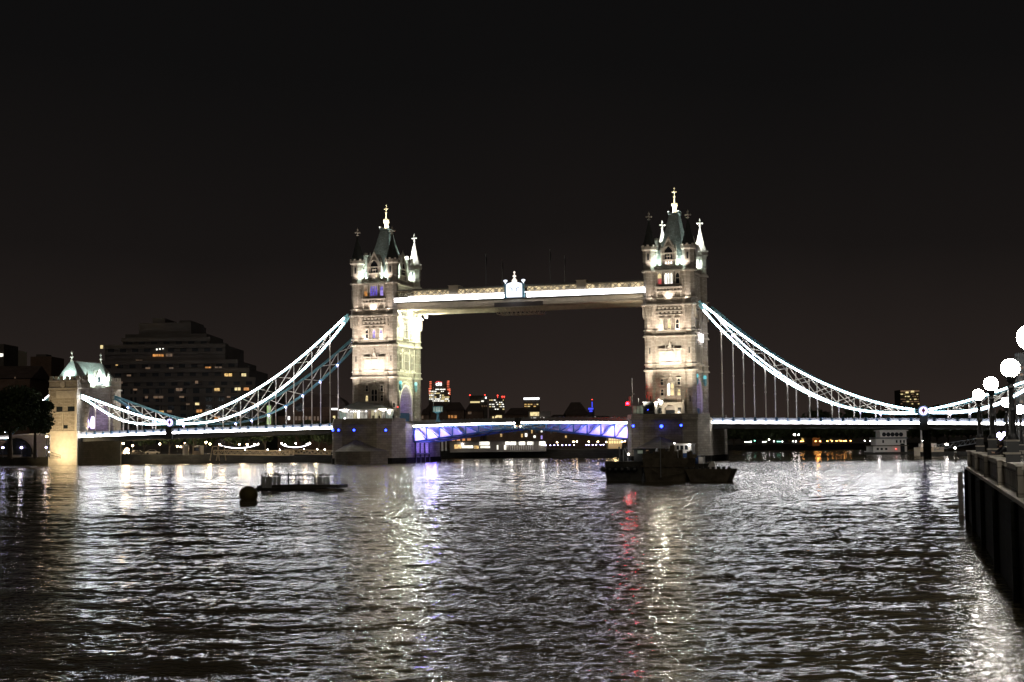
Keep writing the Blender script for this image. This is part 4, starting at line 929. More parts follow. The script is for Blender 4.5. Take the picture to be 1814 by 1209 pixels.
for k in range(3): fs += [(k * 4 + i, k * 4 + (i + 1) % 4, (k + 1) * 4 + (i + 1) % 4, (k + 1) * 4 + i) for i in range(4)]
fs += [(3, 2, 1, 0), (12, 13, 14, 15)]; g.add(vs, fs); rf = g.build('roof', None, gh)
g = MB().use('pale_stone'); g.box(xr - .2, xr + .2, -7.0, 8.4, 29.7, 30.0)
for yy in (-7.0, 8.4): g.lathe((xr, yy, 29.7), [(.45, 0), (.35, .6), (.2, .8), (.5, 1.3), (.2, 1.7), (.14, 2.1), (.4, 2.5), (.3, 2.9), (.03, 3.3)], 8)
g.build('ridge', None, rf)
g = MB().use('pale_stone'); S2 = Face('S', -133.9, 0)
S2.poly(g, [(-.6, 22.9), (2.8, 22.9), (2.8, 24.8), (1.1, 27.2), (-.6, 24.8)], -2.5, 0)
for a, e in (((-.8, 24.7), (1.1, 27.5)), ((3.0, 24.7), (1.1, 27.5))): g.bar(S2.P(*a, .05), S2.P(*e, .05), .3, .4)
for yy in (-4.6, 6.8): g.bar((-134.3, yy, 22.9), (-134.3, yy, 25.6), .7); g.lathe((-134.3, yy, 25.6), [(.5, 0), (.3, .3), (.03, 1.3)], 6)
for k in range(7): S2.rect(g, -4.8 + k * 1.75, -4.0 + k * 1.75, 22.903, 23.6, -.2, .1)
go = g.build('gable', None, gh); g = MB().use('dark_glass'); S2.poly(g, lancet(.4, 1.8, 23.4, 25.6), .01, .05); g.build('gable_window', None, go)
for yy in (-2.6, 4.6):
    g = MB().use('led_soft'); g.box(-133.6, -133.35, yy - .5, yy + .5, 22.95, 23.5); g.build('roof_lamp', None, gh)
light('SPOT', 'roof_flood', (-132.0, -3.5, 23.2), 14000, MINT, (-138, 0, 27.5), .3, 120, 1); light('SPOT', 'roof_flood', (-132.0, 5, 23.2), 14000, MINT, (-138, 3, 27.5), .3, 120, 1)
light('SPOT', 'roof_flood', (-138, -10.6, 24.5), 7000, MINT, (-138, -6, 28), .3, 120, 1)
light('POINT', 'dormer_flood', (-133.2, 1, 23.4), 120, COOL, size=.2)
light('SPOT', 'base_flood', (-139, -30, 1.5), 22000, (1, .74, .40), (-138.5, -11, 8), .4, 80, 1)
light('SPOT', 'base_flood', (-139, -19, .8), 5000, (1, .74, .40), (-136, -11, 4), .4, 90, 1)
light('POINT', 'arch_light', (-136, 3.2, 13.5), 160, (.55, .4, 1), size=.4); light('SPOT', 'arch_light', (-131, -6.5, 9.4), 700, (1, .74, .45), (-134, -4, 14), .3, 110, 1)
for yy in (0.2, 3.6):
    g = MB().use('dark_steel'); g.tube((-137.6, yy, 17.0), (-137.6, yy, 13.6), .06); g.use('lamp_disc_glow'); g.lathe((-137.6, yy, 9.9), [(.5, 0), (.9, .8), (.8, 2.2), (.4, 3.7)], 10); g.build('hanging_lamp', None, gh)
# landward chain behind the tree
lt = empty('anchor_chain', (-143, -9, 20), 'dim anchor chain sloping down from the gatehouse into the tree', 'suspension chain')
pa, pb = Vector((-143, -9, 20.2)), onY(10, 766, -9)
g = MB().use('teal_paint'); g.bar(pa, pb, .6, .5); g.bar(pa - Vector((0, 0, .6)), pb - Vector((0, 0, 2.2)), .6, .5); g.build('chord', None, lt)
g = MB().use('led_soft'); g.bar(pa + Vector((-.4, -.4, 0)), pb + Vector((0, -.4, 0)), .12, .3); g.build('light_strip', None, lt)
b = MB().use('white_paint'); b.bar((-143, -9.3, 8.3), (pb.x - 10, -9.3, 7.6), .2, .8); b.use('led_soft'); b.bar((-143, -9.5, 7.8), (pb.x - 10, -9.5, 7.1), .12, .25); b.use('asphalt'); b.bar((-143, 0, 7.6), (pb.x - 10, 0, 6.9), 17, .5)
b.use('brick'); b.box(pb.x - 10, -143.2, -8.7, 9, 1.9, 6.6)
tag(b.build('approach_viaduct', None), 'brick approach viaduct with lit parapet behind the big tree', 'viaduct')
# ------------------------------------------------------------------ distant city
class Bld:                                    # a building: local axes along the picture's right and away from it
    def __init__(s, name, pxc, D, label, cat, depth=25, turn=0., zg=1.9, group=None):
        p = at(pxc, 775, D); s.D = D; s.o = Vector((p.x, p.y, 0)); s.depth = depth
        a = YAW + turn; s.rx = Vector((math.cos(a), math.sin(a), 0)); s.ry = Vector((-math.sin(a), math.cos(a), 0))
        s.root = empty(name, (p.x, p.y, zg), label, cat, group); s.zg = zg; s.pxc = pxc; s.lit = {}
        # direction of pixels at this depth
    def uz(s, px, py, d=0.):
        # the point of the facade plane (d metres behind the front) seen at a pixel
        r_ = ray(px, py); n = s.ry; t = ((s.o + n * d) - Vector(CAM)).dot(n) / Vector(r_).dot(n)
        q = Vector(CAM + r_ * t) - s.o; return q.dot(s.rx), q.z
    def P(s, u, d, z): return s.o + s.rx * u + s.ry * d + Vector((0, 0, z))
    def block(s, mb, u0, u1, d0, d1, z0, z1):
        mb.add([s.P(u, d, z) for z in (z0, z1) for d in (d0, d1) for u in (u0, u1)], [(0, 2, 3, 1), (4, 5, 7, 6), (0, 1, 5, 4), (2, 6, 7, 3), (0, 4, 6, 2), (1, 3, 7, 5)])
    def mass(s, name, mname, x0, x1, ytop, d0=0., dep=None, zb=None):
        u0, zt = s.uz(x0, ytop, d0); u1, z2 = s.uz(x1, ytop, d0); dep = dep or s.depth
        m = MB().use(mname); s.block(m, u0, u1, d0, d0 + dep, s.zg - .5 if zb is None else zb, (zt + z2) / 2)
        return m.build(name, None, s.root), (u0, u1, (zt + z2) / 2)
    def lights(s, name, mname, rects, d=0., th=.2, sink=None):
        for x0, x1, y0, y1 in rects:
            u0, z1 = s.uz(x0, y0, d); u1, z0 = s.uz(x1, y1, d); m = MB().use(mname); s.block(m, u0, u1, d - th, d - .02, z0, z1); m.build(name, None, s.root)
def bands(b, mb, u0, u1, z0, z1, fh, d, t=.5, proud=.4):
    z = z0
    while z < z1: b.block(mb, u0 - .1, u1 + .1, d - proud, d + .1, z, z + t); z += fh
# the terraced hotel
h = Bld('hotel', 280, 540, 'huge dark terraced concrete hotel with a few orange windows behind the chains', 'hotel', 40)
steps = [(92, 470, 690, 0), (100, 452, 672, 2), (176, 441, 655, 4), (180, 421, 640, 6), (186, 399, 612, 8), (218, 372, 600, 10), (222, 366, 592, 14), (246, 338, 572, 18), (270, 292, 564, 20), (318, 338, 568, 22)]
zprev = h.zg - .5
for i, (a, c, y, d) in enumerate(steps):
    mb = MB().use('dark_concrete'); u0, za = h.uz(a, y, d); u1, zc = h.uz(c, y, d); zt = (za + zc) / 2
    h.block(mb, u0, u1, d, d + 46 - d, zprev - (0 if i == 0 else 3.0), zt)
    if i < 6:
        z = zt - .4 if i else 4.0
        zz = h.zg + 2
        while zz < zt - 1 and i == 0: h.block(mb, u0, u1, d - 1.0, d + .05, zz, zz + 1.1); zz += 2.95
        if i: h.block(mb, u0 - .3, u1 + .3, d - 1.1, d + .05, zt - 1.1, zt + .3); h.block(mb, u0 - .1, u1 + .1, d - .7, d + .05, zt - 3.2, zt - 2.4)
        mb.use('dark_glass'); n_ = int((u1 - u0) / 4.2)
        for r_ in range(1 if i else 7):
            zb_ = (zt - 2.38) if i else (h.zg + 3.15 + r_ * 2.95)
            for k in range(n_): uu = u0 + (k + .25) * (u1 - u0) / n_; h.block(mb, uu, uu + 2.2, d - .06, d + .03, zb_, zb_ + 1.25 if i else zb_ + 1.7)
        mb.use('dark_concrete')
        if i == 0:
            for k in range(n_ // 2): uu = u0 + (k + .05) * (u1 - u0) / (n_ // 2); h.block(mb, uu, uu + .5, d - .9, d + .04, h.zg, zt)
    mb.build('storey' if i else 'wall', None, h.root); zprev = zt
WIN = [(271, 290, 628, 632, 8), (294, 305, 627, 632, 8), (312, 324, 639, 643, 6), (328, 339, 639, 643, 6), (364, 374, 650, 655, 4), (381, 393, 650, 655, 4), (398, 411, 662, 667, 2), (428, 436, 662, 667, 2), (346, 351, 675, 680, 0), (312, 323, 688, 693, 0), (380, 389, 688, 693, 0), (416, 426, 687, 692, 0), (432, 441, 687, 692, 0), (257, 262, 702, 706, 0), (272, 289, 702, 706, 0), (346, 353, 714, 718, 0), (348, 358, 726, 731, 0), (364, 371, 726, 731, 0), (280, 290, 728, 732, 0), (296, 304, 727, 731, 0), (380, 390, 738, 744, 0), (437, 442, 700, 705, 0), (205, 209, 645, 648, 6), (241, 252, 638, 642, 6)]
for i, (a, c, y0, y1, d) in enumerate(WIN):
    h.lights('lit_window', ('win_orange', 'win_yellow', 'win_warm', 'win_dim')[(i * 7) % 4 if i not in (14, 23, 19, 8) else 3], [(a, (a + c) / 2 - .6, y0, y1), ((a + c) / 2 + .6, c, y0, y1)] if c - a > 9 else [(a, c, y0, y1)], d - 1.2 if d == 0 else d - .75)
h.lights('lit_window', 'win_dim', [(225, 232, 664, 667), (212, 217, 676, 680), (258, 266, 651, 654), (300, 307, 651, 654), (236, 243, 689, 692), (216, 224, 715, 718), (318, 326, 702, 705), (402, 408, 702, 705), (330, 336, 715, 718), (412, 418, 727, 730), (244, 250, 740, 743), (322, 328, 740, 743), (446, 450, 714, 717)], -1.2)
h.lights('lit_window', 'win_yellow', [(178, 182.5, 612, 618)], 7)
h.lights('lit_window', 'win_white', [(277, 279, 618, 621), (282, 284.5, 617, 620), (288, 290, 616, 619), (328, 330, 663, 666), (334, 336, 662, 665)], 7.5)
b = Bld('tower_block', 72, 700, 'tall plain brown tower block behind the tree and gatehouse', 'tower block', 20); b.mass('wall', 'brick', 54, 91, 632); b.mass('roof_plant', 'dark_concrete', 64, 82, 628, 4, 8)
b = Bld('tower_block', 20, 760, 'pale slim tower block with a column of lit stair windows at the left edge', 'tower block', 15); b.mass('wall', 'cream_paint', 9.5, 31, 621)
b.lights('lit_window', 'win_white', [(20, 22.4, 632, 635), (20, 22.4, 637, 639.5), (20, 22.4, 643.5, 650)]); b.lights('lit_window', 'win_dim', [(10.5, 12, 640, 643)])
b = Bld('office_block', 2, 690, 'office block cut by the left edge with one glaring strip window', 'office block', 20); b.mass('wall', 'dark_concrete', -40, 7, 610); b.lights('lit_window', 'win_white', [(-20, 5.5, 627, 632)])
b = Bld('warehouse', 25, 560, 'dark long low warehouse roof behind the tree at the left edge', 'warehouse', 25); b.mass('wall', 'brick', -40, 53, 672)
mb = MB().use('roof_tile'); u0, z = b.uz(-40, 671); u1, z1 = b.uz(56, 673); mb.prism([b.P(u0, 0, z), b.P(u0, 25, z), b.P(u0, 12, z + 5)], (0, 0, 0), tuple(b.rx * (u1 - u0))); mb.build('roof', None, b.root); b.lights('lit_window', 'win_dim', [(26, 28, 668, 671), (14, 17, 705, 710)], -.1)
b = Bld('pale_kiosk', 46, 590, 'small pale flat roofed penthouse lit from below, left of the tower block', 'penthouse', 8); b.mass('wall', 'cream_paint', 38, 54, 663, zb=30)
# dark wharf building seen through the hangers
b = Bld('wharf_building', 560, 520, 'dark brick wharf building with arched gable seen through the chain hangers', 'wharf building', 20); b.mass('wall', 'brick', 492, 640, 737); _, _ = b.mass('upper_wall', 'brick', 520, 612, 722, 2)
mb = MB().use('roof_tile'); u0, z = b.uz(520, 722); u1, _z = b.uz(612, 722); pts = [b.P((u0 + u1) / 2 + (u1 - u0) / 2 * math.cos(math.pi * i / 12), 2, z + 4.6 * math.sin(math.pi * i / 12)) for i in range(13)]
mb.prism(pts, (0, 0, 0), tuple(b.ry * 15)); mb.build('roof', None, b.root)
b.lights('lit_window', 'win_dim', [(523 + i * 6, 526.5 + i * 6, 738, 745) for i in range(5)] + [(550 + i * 6, 553 + i * 6, 738, 745) for i in range(3)], 0)
mb = MB().use('dark_glass'); u, z = b.uz(531, 722, 2); mb.add([b.P(u + 1.5 * math.cos(i * .5236), 1.9, z + 1.5 * math.sin(i * .5236)) for i in range(12)], [tuple(range(12))]); mb.build('round_window', None, b.root)
b.lights('lit_sign', 'sign_white', [(587, 599, 723.5, 726.5), (510, 513.5, 738, 744)], -.3); b.lights('lit_window', 'win_yellow', [(590, 594, 737, 744)], -.3)
b = Bld('lit_column', 476, 470, 'tall narrow green floodlit column rising behind the chain', 'column', 3); b.mass('shaft', 'dark_concrete', 472, 481, 718, dep=3, zb=7); b.lights('glow_panel', 'green_glow', [(473, 480, 719, 752)], 0)  # glowing front sheet stands in for green floodlight on the shaft
# the lit skyscrapers far off
b = Bld('skyscraper', 778, 3800, 'skyscraper with glowing red corner columns and a red arc sign', 'skyscraper', 40, zg=0); b.mass('wall', 'dark_concrete', 759.5, 797.5, 691); b.mass('upper_wall', 'dark_concrete', 764, 792, 681, 2)
rr = np.random.RandomState(5)
for y in np.arange(689.5, 712, 3.4):
    x = 760.5 if y > 692 else 768
    xe = 796 if y > 692 else 789
    while x < xe:
        w = rr.uniform(1.5, 7)
        if rr.rand() < .8: b.lights('lit_window', 'win_white' if rr.rand() < .75 else 'win_yellow', [(x, min(x + w, xe), y, y + 1.6)], 0 if y > 692 else 2, 2)
        x += w + rr.uniform(.5, 1.6)
for x0, x1, ys in ((761, 764.5, range(676, 690, 3)), (792, 796, range(675, 692, 3)), (759.5, 763, range(688, 698, 3)), (795, 798, range(689, 699, 3))):
    for y in ys: b.lights('red_light', 'red_floor', [(x0, x1, y, y + 1.5)], -.5, 2)
for x in (761, 792.8, ):
    b.lights('corner_column', 'dark_concrete', [(x, x + 3, 675, 700)], 2.5, 2)
tc_ = bpy.data.curves.new('sign_text', 'FONT'); tc_.body = 'citi'; tc_.align_x = 'CENTER'; tc_.size = 12.5; tc_.extrude = .5; tc_.offset = .35
to = bpy.data.objects.new('sign_text', tc_); COL.objects.link(to); dg = bpy.context.evaluated_depsgraph_get(); me = bpy.data.meshes.new_from_object(to.evaluated_get(dg)); bpy.data.objects.remove(to)
me.name = 'sign'; me.materials.clear(); me.materials.append(MT['sign_white']); so = bpy.data.objects.new('sign', me); COL.objects.link(so); so.parent = b.root
u, z = b.uz(777.3, 683.2, -1); so.location = b.P(u, -1, z) - b.root.location; so.rotation_euler = (R(90), 0, YAW); so.location.z += 0
mb = MB().use('sign_red'); pts = [(u - .5 + 9.0 * math.cos(t), z + 4.2 + 5.5 * math.sin(t)) for t in np.linspace(.35, math.pi - .35, 9)]
for i in range(8): mb.bar(b.P(pts[i][0], -1, pts[i][1]), b.P(pts[i + 1][0], -1, pts[i + 1][1]), 1.6, 1.0)
mb.build('sign_arc', None, b.root)
def skyscraper(pxc, x0, x1, yt, yb, D, label, rows, mats, red=(), rect=None):
    b = Bld('skyscraper', pxc, D, label, 'skyscraper', 35, zg=0); b.mass('wall', 'dark_concrete', x0, x1, yt)
    for y in rows:
        x = x0 + 1
        while x < x1 - 1:
            w = rr.uniform(1.2, 4)
            if rr.rand() < .62: b.lights('lit_window', mats[rr.randint(len(mats))], [(x, min(x + w, x1 - .5), y, y + 1.5)], 0, 2)
            x += w + rr.uniform(.6, 2.5)
    for x, y in red: m = MB().use('red_beacon'); u, z = b.uz(x, y, -1); m.tube(b.P(u, 3, z - 6), b.P(u, 3, z), .4); m.ball(b.P(u, 3, z), 1.9, 8, 6); m.build('beacon', None, b.root)
    for mn, r_ in (rect or ()): b.lights('light_strip', mn, [r_], -.3, 2)
    return b
skyscraper(847, 832, 863, 701, 745, 3600, 'dark skyscraper with two red beacons and one lit floor', [719, 722.5], ['win_dim', 'win_dim', 'win_warm'], [(832.5, 700.5), (859, 700.5)], [('win_yellow', (833, 850, 711.5, 714)), ('win_white', (852.5, 857, 710, 712)), ('sign_white', (859.5, 862, 703.5, 706.5))])
skyscraper(880, 866, 894, 706, 745, 3700, 'skyscraper with many white windows and a pair of red beacons', [708.5, 712.5, 716, 720, 724.5], ['win_white', 'win_white', 'win_yellow'], [(881.5, 701), (889.5, 703), (893, 703)])
skyscraper(941, 928, 956, 704.5, 745, 3300, 'squat skyscraper crowned by a bright white light band', [716, 719.5], ['win_warm', 'win_dim', 'win_yellow'], (), [('sign_white', (927.5, 955.5, 705, 708.2))])
skyscraper(1612, 1594.5, 1628.5, 691, 765, 2300, 'lone dark tower with lit top floor above the far white riverboat', [698, 702, 707, 711, 715], ['win_yellow', 'win_dim', 'win_dim', 'win_yellow'], (), [('win_dim', (1595, 1628, 692, 694.5)), ('win_yellow', (1604, 1609, 694, 697)), ('win_yellow', (1613, 1619, 692.5, 695.5))])
sp = Bld('lit_spire', 1048.5, 2400, 'thin blue lit spire with a red tip beyond the lifting span', 'spire', 6, zg=0); sp.mass('shaft', 'dark_concrete', 1047.6, 1050.2, 709, dep=2); sp.lights('light_strip', 'spire_blue', [(1048, 1049.8, 712, 722), (1042, 1051, 723, 726), (1044, 1049.5, 727.5, 730)], -.5, 1); sp.mass('base', 'dark_concrete', 1041, 1053, 724, dep=6)
m = MB().use('red_beacon'); u, z = sp.uz(1049, 708.5, 0); m.ball(sp.P(u, 1, z), 1.1, 8, 6); m.build('beacon', None, sp.root)
# gabled houses behind the lifting span
def house(x0, x1, ye, yr, D, label, lit=(), mn='win_warm', hip=.25, wall='brick', zg=1.9, dep=16):
    b = Bld('gabled_house', (x0 + x1) / 2, D, label, 'house', dep, zg=zg, group='dark houses behind the lifting span'); b.mass('wall', wall, x0, x1, ye)
    m = MB().use('roof_tile'); u0, z = b.uz(x0 - 1, ye); u1, _ = b.uz(x1 + 1, ye); _, zr = b.uz((x0 + x1) / 2, yr, dep / 2); hi = (u1 - u0) * hip
    m.add([b.P(u0, -.6, z), b.P(u1, -.6, z), b.P(u1, dep + .6, z), b.P(u0, dep + .6, z), b.P(u0 + hi, dep / 2, zr), b.P(u1 - hi, dep / 2, zr)], [(0, 1, 5, 4), (1, 2, 5), (2, 3, 4, 5), (3, 0, 4), (3, 2, 1, 0)]); m.build('roof', None, b.root)
    if lit: b.lights('lit_window', mn, lit, 0)
    return b
house(752, 792, 728, 713, 600, 'house with a lamplit tan roof below the red skyscraper', [(754, 759, 723 + 2, 729 + 2)], 'win_dim')
house(788, 822, 727, 713, 610, 'dark steep roofed house, tallest beside the red skyscraper', [(793, 797, 736, 741), (799, 803, 736, 741), (805, 809, 736, 741)], 'win_orange')
house(824, 856, 729, 715, 615, 'dark house under the two red beacons with one dim dormer', [(829, 835, 723 + 7, 729 + 5)], 'win_dim')
house(745, 760, 735, 725, 590, 'small low house close to the lamp box tower', [(747, 750, 737, 742)], 'win_dim')
house(868, 894, 736, 727, 605, 'low house with a lit yellow dormer and four small panes', [(878.5, 886, 726 + 10, 732 + 8), (872, 875, 738, 742), (877, 880, 738, 742), (885, 889, 736, 742)], 'win_yellow')
house(894, 940, 735, 723, 640, 'wide dark house with no light left of the yellow lit block', ())
b = Bld('flat_block', 948, 610, 'flat roofed block with a wide yellow window above the lifting span', 'flats', 15); b.mass('wall', 'concrete', 936, 975, 729); b.lights('lit_window', 'win_yellow', [(939, 955, 730.5, 737)]); b.lights('lit_window', 'win_white', [(941, 952, 739.5, 742), (957, 964.5, 739.5, 742)], -.2)
b = Bld('domed_hall', 1022, 640, 'dark hall with a tall pyramid roof left of the blue spire', 'hall', 24); b.mass('wall', 'brick', 1003, 1040, 735)
m = MB().use('roof_tile'); u0, z = b.uz(1000, 735); u1, _ = b.uz(1044, 735); _, zr = b.uz(1022, 713, 12); m.add([b.P(u0, -1, z), b.P(u1, -1, z), b.P(u1, 25, z), b.P(u0, 25, z), b.P((u0 + u1) / 2 - 2, 12, zr), b.P((u0 + u1) / 2 + 2, 12, zr)] , [(0, 1, 5, 4), (1, 2, 5), (2, 3, 4, 5), (3, 0, 4), (3, 2, 1, 0)]); m.build('roof', None, b.root)
house(975, 1003, 739, 735, 650, 'long low dark house left of the pyramid roofed hall', ()); house(1046, 1085, 740, 737, 660, 'low dark house below the blue lit spire', [(1054, 1056, 738.6, 741)], 'win_white')
# dark flats and lit restaurants under the lifting span
b = Bld('riverside_flats', 990, 560, 'dark riverside flats with scattered lit windows under the lifting span', 'flats', 20); b.mass('wall', 'brick', 862, 1125, 752)
b.lights('lit_window', 'win_warm', [(886, 889.5, 769, 774), (923, 926, 769, 775), (941, 943.5, 762, 768), (990, 993, 763, 766), (995, 998, 763, 766), (1001, 1004, 772, 776)]); b.lights('lit_window', 'win_white', [(930, 934, 768, 774), (945, 949, 772, 776), (958, 961, 761, 766)]); b.lights('lit_window', 'win_violet', [(958, 961, 772, 778)])
m = MB().use('dark_glass')
for y in (755, 761, 768): 
    for x in range(870, 1120, 13): u, z = b.uz(x, y); m.add([b.P(u, -.03, z), b.P(u + 1.2, -.03, z), b.P(u + 1.2, -.03, z + 1.2), b.P(u, -.03, z + 1.2)], [(0, 1, 2, 3)])
m.build('window_row', None, b.root)
b = Bld('restaurant', 890, 500, 'long low restaurant with glaring white canopy lights on the quay', 'restaurant', 12); b.mass('wall', 'concrete', 797, 968, 782); b.mass('roof', 'dark_concrete', 794, 972, 780.5, -1, 14, zb=b.uz(880, 782.5)[1])
b.lights('lit_window', 'shop_glow', [(849, 867, 783, 789), (895, 914, 783, 788.5), (919, 930, 783, 788.5), (934, 945, 783, 788.5), (955, 966, 782.5, 789), (818, 838, 790, 794), (851, 868, 790.5, 794), (880, 883, 789, 797), (893, 897, 789, 797)], -.1); b.lights('lit_window', 'win_warm', [(805, 817, 788, 795), (840, 848, 790, 795)], -.1)
b.lights('canopy_lamp', 'white_lamp', [(818, 820, 786, 788), (898, 900, 785, 787), (906, 908, 785, 787), (923, 925, 785, 787), (938, 940, 785, 787), (960, 963, 785, 788)], -.5)
m = MB().use('white_paint')
for x in range(896, 946, 4): u, z = b.uz(x, 796, -1.5); m.tube(b.P(u, -1.5, 2), b.P(u, -1.5, 4.3), .06, None, 6)
m.build('railing', None, b.root)
b = Bld('orange_flats', 822, 530, 'block with a row of orange curtained windows left of the restaurant', 'flats', 14); b.mass('wall', 'brick', 795, 850, 774); b.lights('lit_window', 'win_orange', [(800.5, 806, 777, 784 + 1), (809, 815, 777, 784), (819, 824, 777, 783), (828, 834, 777, 783)])
m = MB().use('white_paint'); u, z = b.uz(790, 790, -8)
for x in (783.5, 790): u, z = b.uz(x, 785, -25); m.tube(b.P(u, -25, 1.9), b.P(u, -25, 6.5), .35, .3)
tag(m.build('mooring_dolphin', None), 'pair of pale posts at the quay edge right of the glass pavilion pier', 'post')
b = Bld('lit_pub', 1088, 520, 'yellow floodlit pub front under the right end of the lifting span', 'pub', 10); b.mass('wall', 'cream_paint', 1077, 1102, 775); b.lights('lit_window', 'win_yellow', [(1079 + i * 4.4, 1081.8 + i * 4.4, 776.5, 779.5) for i in range(5)] + [(1079 + i * 4.4, 1081.8 + i * 4.4, 781.5, 786) for i in range(5)])
pl_ = b.P(0, -6, 5); light('POINT', 'pub_flood', pl_, 900, (1, .68, .3), size=.5)
pl_ = at(905, 790, 486); light('POINT', 'canopy_light', pl_, 110, (1, .95, .85), size=.5); pl_ = at(845, 791, 486); light('POINT', 'canopy_light', pl_, 90, (1, .9, .75), size=.5)
# ------------------------------------------------------------------ lamps
def lamp_kind(name, label, cat, mname, hgt, r, group):
    root = empty(name, (0, 0, -50), label, cat, group)
    g = MB().use('iron_black'); g.lathe((0, 0, -50), [(.22, 0), (.22, .3), (.09, .5), (.06, hgt - r), (.14, hgt - r + .02)], 8); g.build('post', None, root)
    g = MB().use(mname); g.ball((0, 0, -50 + hgt), r, 8, 6); g.build('lamp', None, root)
    return root
def place_lamps(proto, items, D, zg=2.0):
    first = True
    for it in items:
        x, y = it[:2]; d = it[2] if len(it) > 2 else D
        p = at(x, y, d); hgt = 4.5 if False else None
        o = proto if first else dup(proto); first = False
        top = proto['top']; s_ = max(.35, (p.z - zg) / top); o.location = (p.x, p.y, zg); o.scale = (max(s_, .8), max(s_, .8), s_)
def lamps(name, label, cat, mname, r, group, items, D, zg=2.0):
    pr = lamp_kind(name, label, cat, mname, 4.0, r, group); pr['top'] = 4.0
    place_lamps(pr, items, D, zg)
    objs = [pr] + [o for o in bpy.data.objects if o.name.startswith(name + '.') and o.parent is None and o.get('group') == group]
    for o in objs:
        if 'top' in o: del o['top']
lamps('quay_lamp', 'warm globe lamp on a post along the lit quay behind the truss footbridge', 'lamp', 'warm_lamp', .34, 'warm lamps along the quay', [(218, 786), (283, 787), (314, 791), (328, 786), (365, 784), (372, 787), (389, 787.5), (424, 787.5), (438, 788), (451, 787.5), (320, 792), (235, 790)], 462)
lamps('festoon_lamp', 'white lamp hung with the light garland near the second footbridge', 'lamp', 'white_lamp', .27, 'white garland lamps', [(499, 786), (505, 788), (524, 786), (544, 787), (549, 785.5), (457, 787)], 462)
lamps('embankment_lamp', 'violet white lamp on the embankment wall below the big tree', 'lamp', 'violet_lamp', .36, 'lamps below the big tree', [(5, 793.5), (38, 793.5), (82, 793)], 415, 1.9)
lamps('post_lamp', 'small warm lamp low beside the gatehouse base', 'lamp', 'warm_lamp', .2, 'small lamps by the gatehouse', [(83, 774), (87, 809)], 412, 1.9)
lamps('promenade_lamp', 'orange white lamp in the row under the right half of the lifting span', 'lamp', 'warm_lamp', .27, 'row of promenade lamps', [(1016, 783), (1022, 782.5), (1043, 783), (1059, 783), (1074, 783.5), (1102, 783), (1107, 782), (987, 784)], 500)
lamps('bollard_light', 'low violet or white light at the quay edge right of the restaurant', 'bollard light', 'violet_lamp', .22, 'low quay edge lights', [(967, 790), (975, 790), (982, 790), (988, 790.5), (996, 790), (1003, 790), (1009, 790), (1017, 790), (1039, 790), (1043, 789.5), (1050, 790), (1056, 790.5), (1064, 790), (1069, 790)], 490)
FAR = [(1287, 788), (1321, 792), (1327, 792), (1330, 783, 640), (1352, 785), (1356, 785), (1362, 779, 700), (1371, 783, 700), (1386, 789)]
lamps('far_lamp', 'tiny white lamp on the far dark bank left of the orange lit stretch', 'lamp', 'white_lamp', .27, 'white lamps on the far bank', FAR + [(1407.5, 770.5), (1414.5, 770.5), (1405, 787), (1410, 787), (1463, 766.5, 800), (1505, 766, 800), (1522, 766, 800), (1551, 762, 800), (1557, 762, 800), (1541, 783), (1532, 784), (1634, 782, 560), (1639, 780, 560)], 640)
lamps('orange_lamp_post', 'orange lamp in the bright orange stretch of the far bank', 'lamp', 'orange_lamp', .36, 'orange lamps on the far bank', [(1419, 786), (1445, 786), (1453, 785.5), (1466, 787), (1474, 787), (1482, 787), (1490, 787), (1495, 787), (1498.5, 786.5), (1507, 787), (1423, 788), (1648, 780, 560), (1453, 795, 610)], 640)
lamps('green_lamp_post', 'small green lamp on the far bank among white ones', 'lamp', 'green_lamp', .34, 'green lamps on the far bank', [(1324.5, 785), (1337, 781), (1381, 790), (1378, 792)], 640)
# pedestrian-scale light of the quay
for x, D_ in ((225, 455), (320, 455), (395, 428), (440, 426), (480, 426), (540, 428)): p = at(x, 786, D_); light('POINT', 'quay_glow', p, 300, (1, .72, .42), size=.5)
for x in (262, 330, 372, 430, 478, 520, 560): p = at(x, 792, 468); light('POINT', 'path_glow', p, 850, (1, .80, .45), size=.4)
p = at(36, 796, 411); light('POINT', 'embankment_glow', p, 220, (1, .9, .75), size=.4); p = at(80, 796, 411); light('POINT', 'embankment_glow', p, 160, (1, .9, .8), size=.4)
# festoons strung between lamps
for a, c, dip, lab in (((389, 789), (457, 788), 7, 'sagging white light garland above the truss footbridge'), ((501, 789), (549, 787), 6, 'short white light garland above the second footbridge')):
    m = MB().use('led_soft'); pts = [at(a[0] + (c[0] - a[0]) * t, a[1] + (c[1] - a[1]) * t + dip * 4 * t * (1 - t) * .8, 458) for t in np.linspace(0, 1, 19)]
    for i in range(18): m.tube(pts[i], pts[i + 1], .1, None, 5)
    tag(m.build('light_garland', None), lab, 'light garland', 'light garlands')
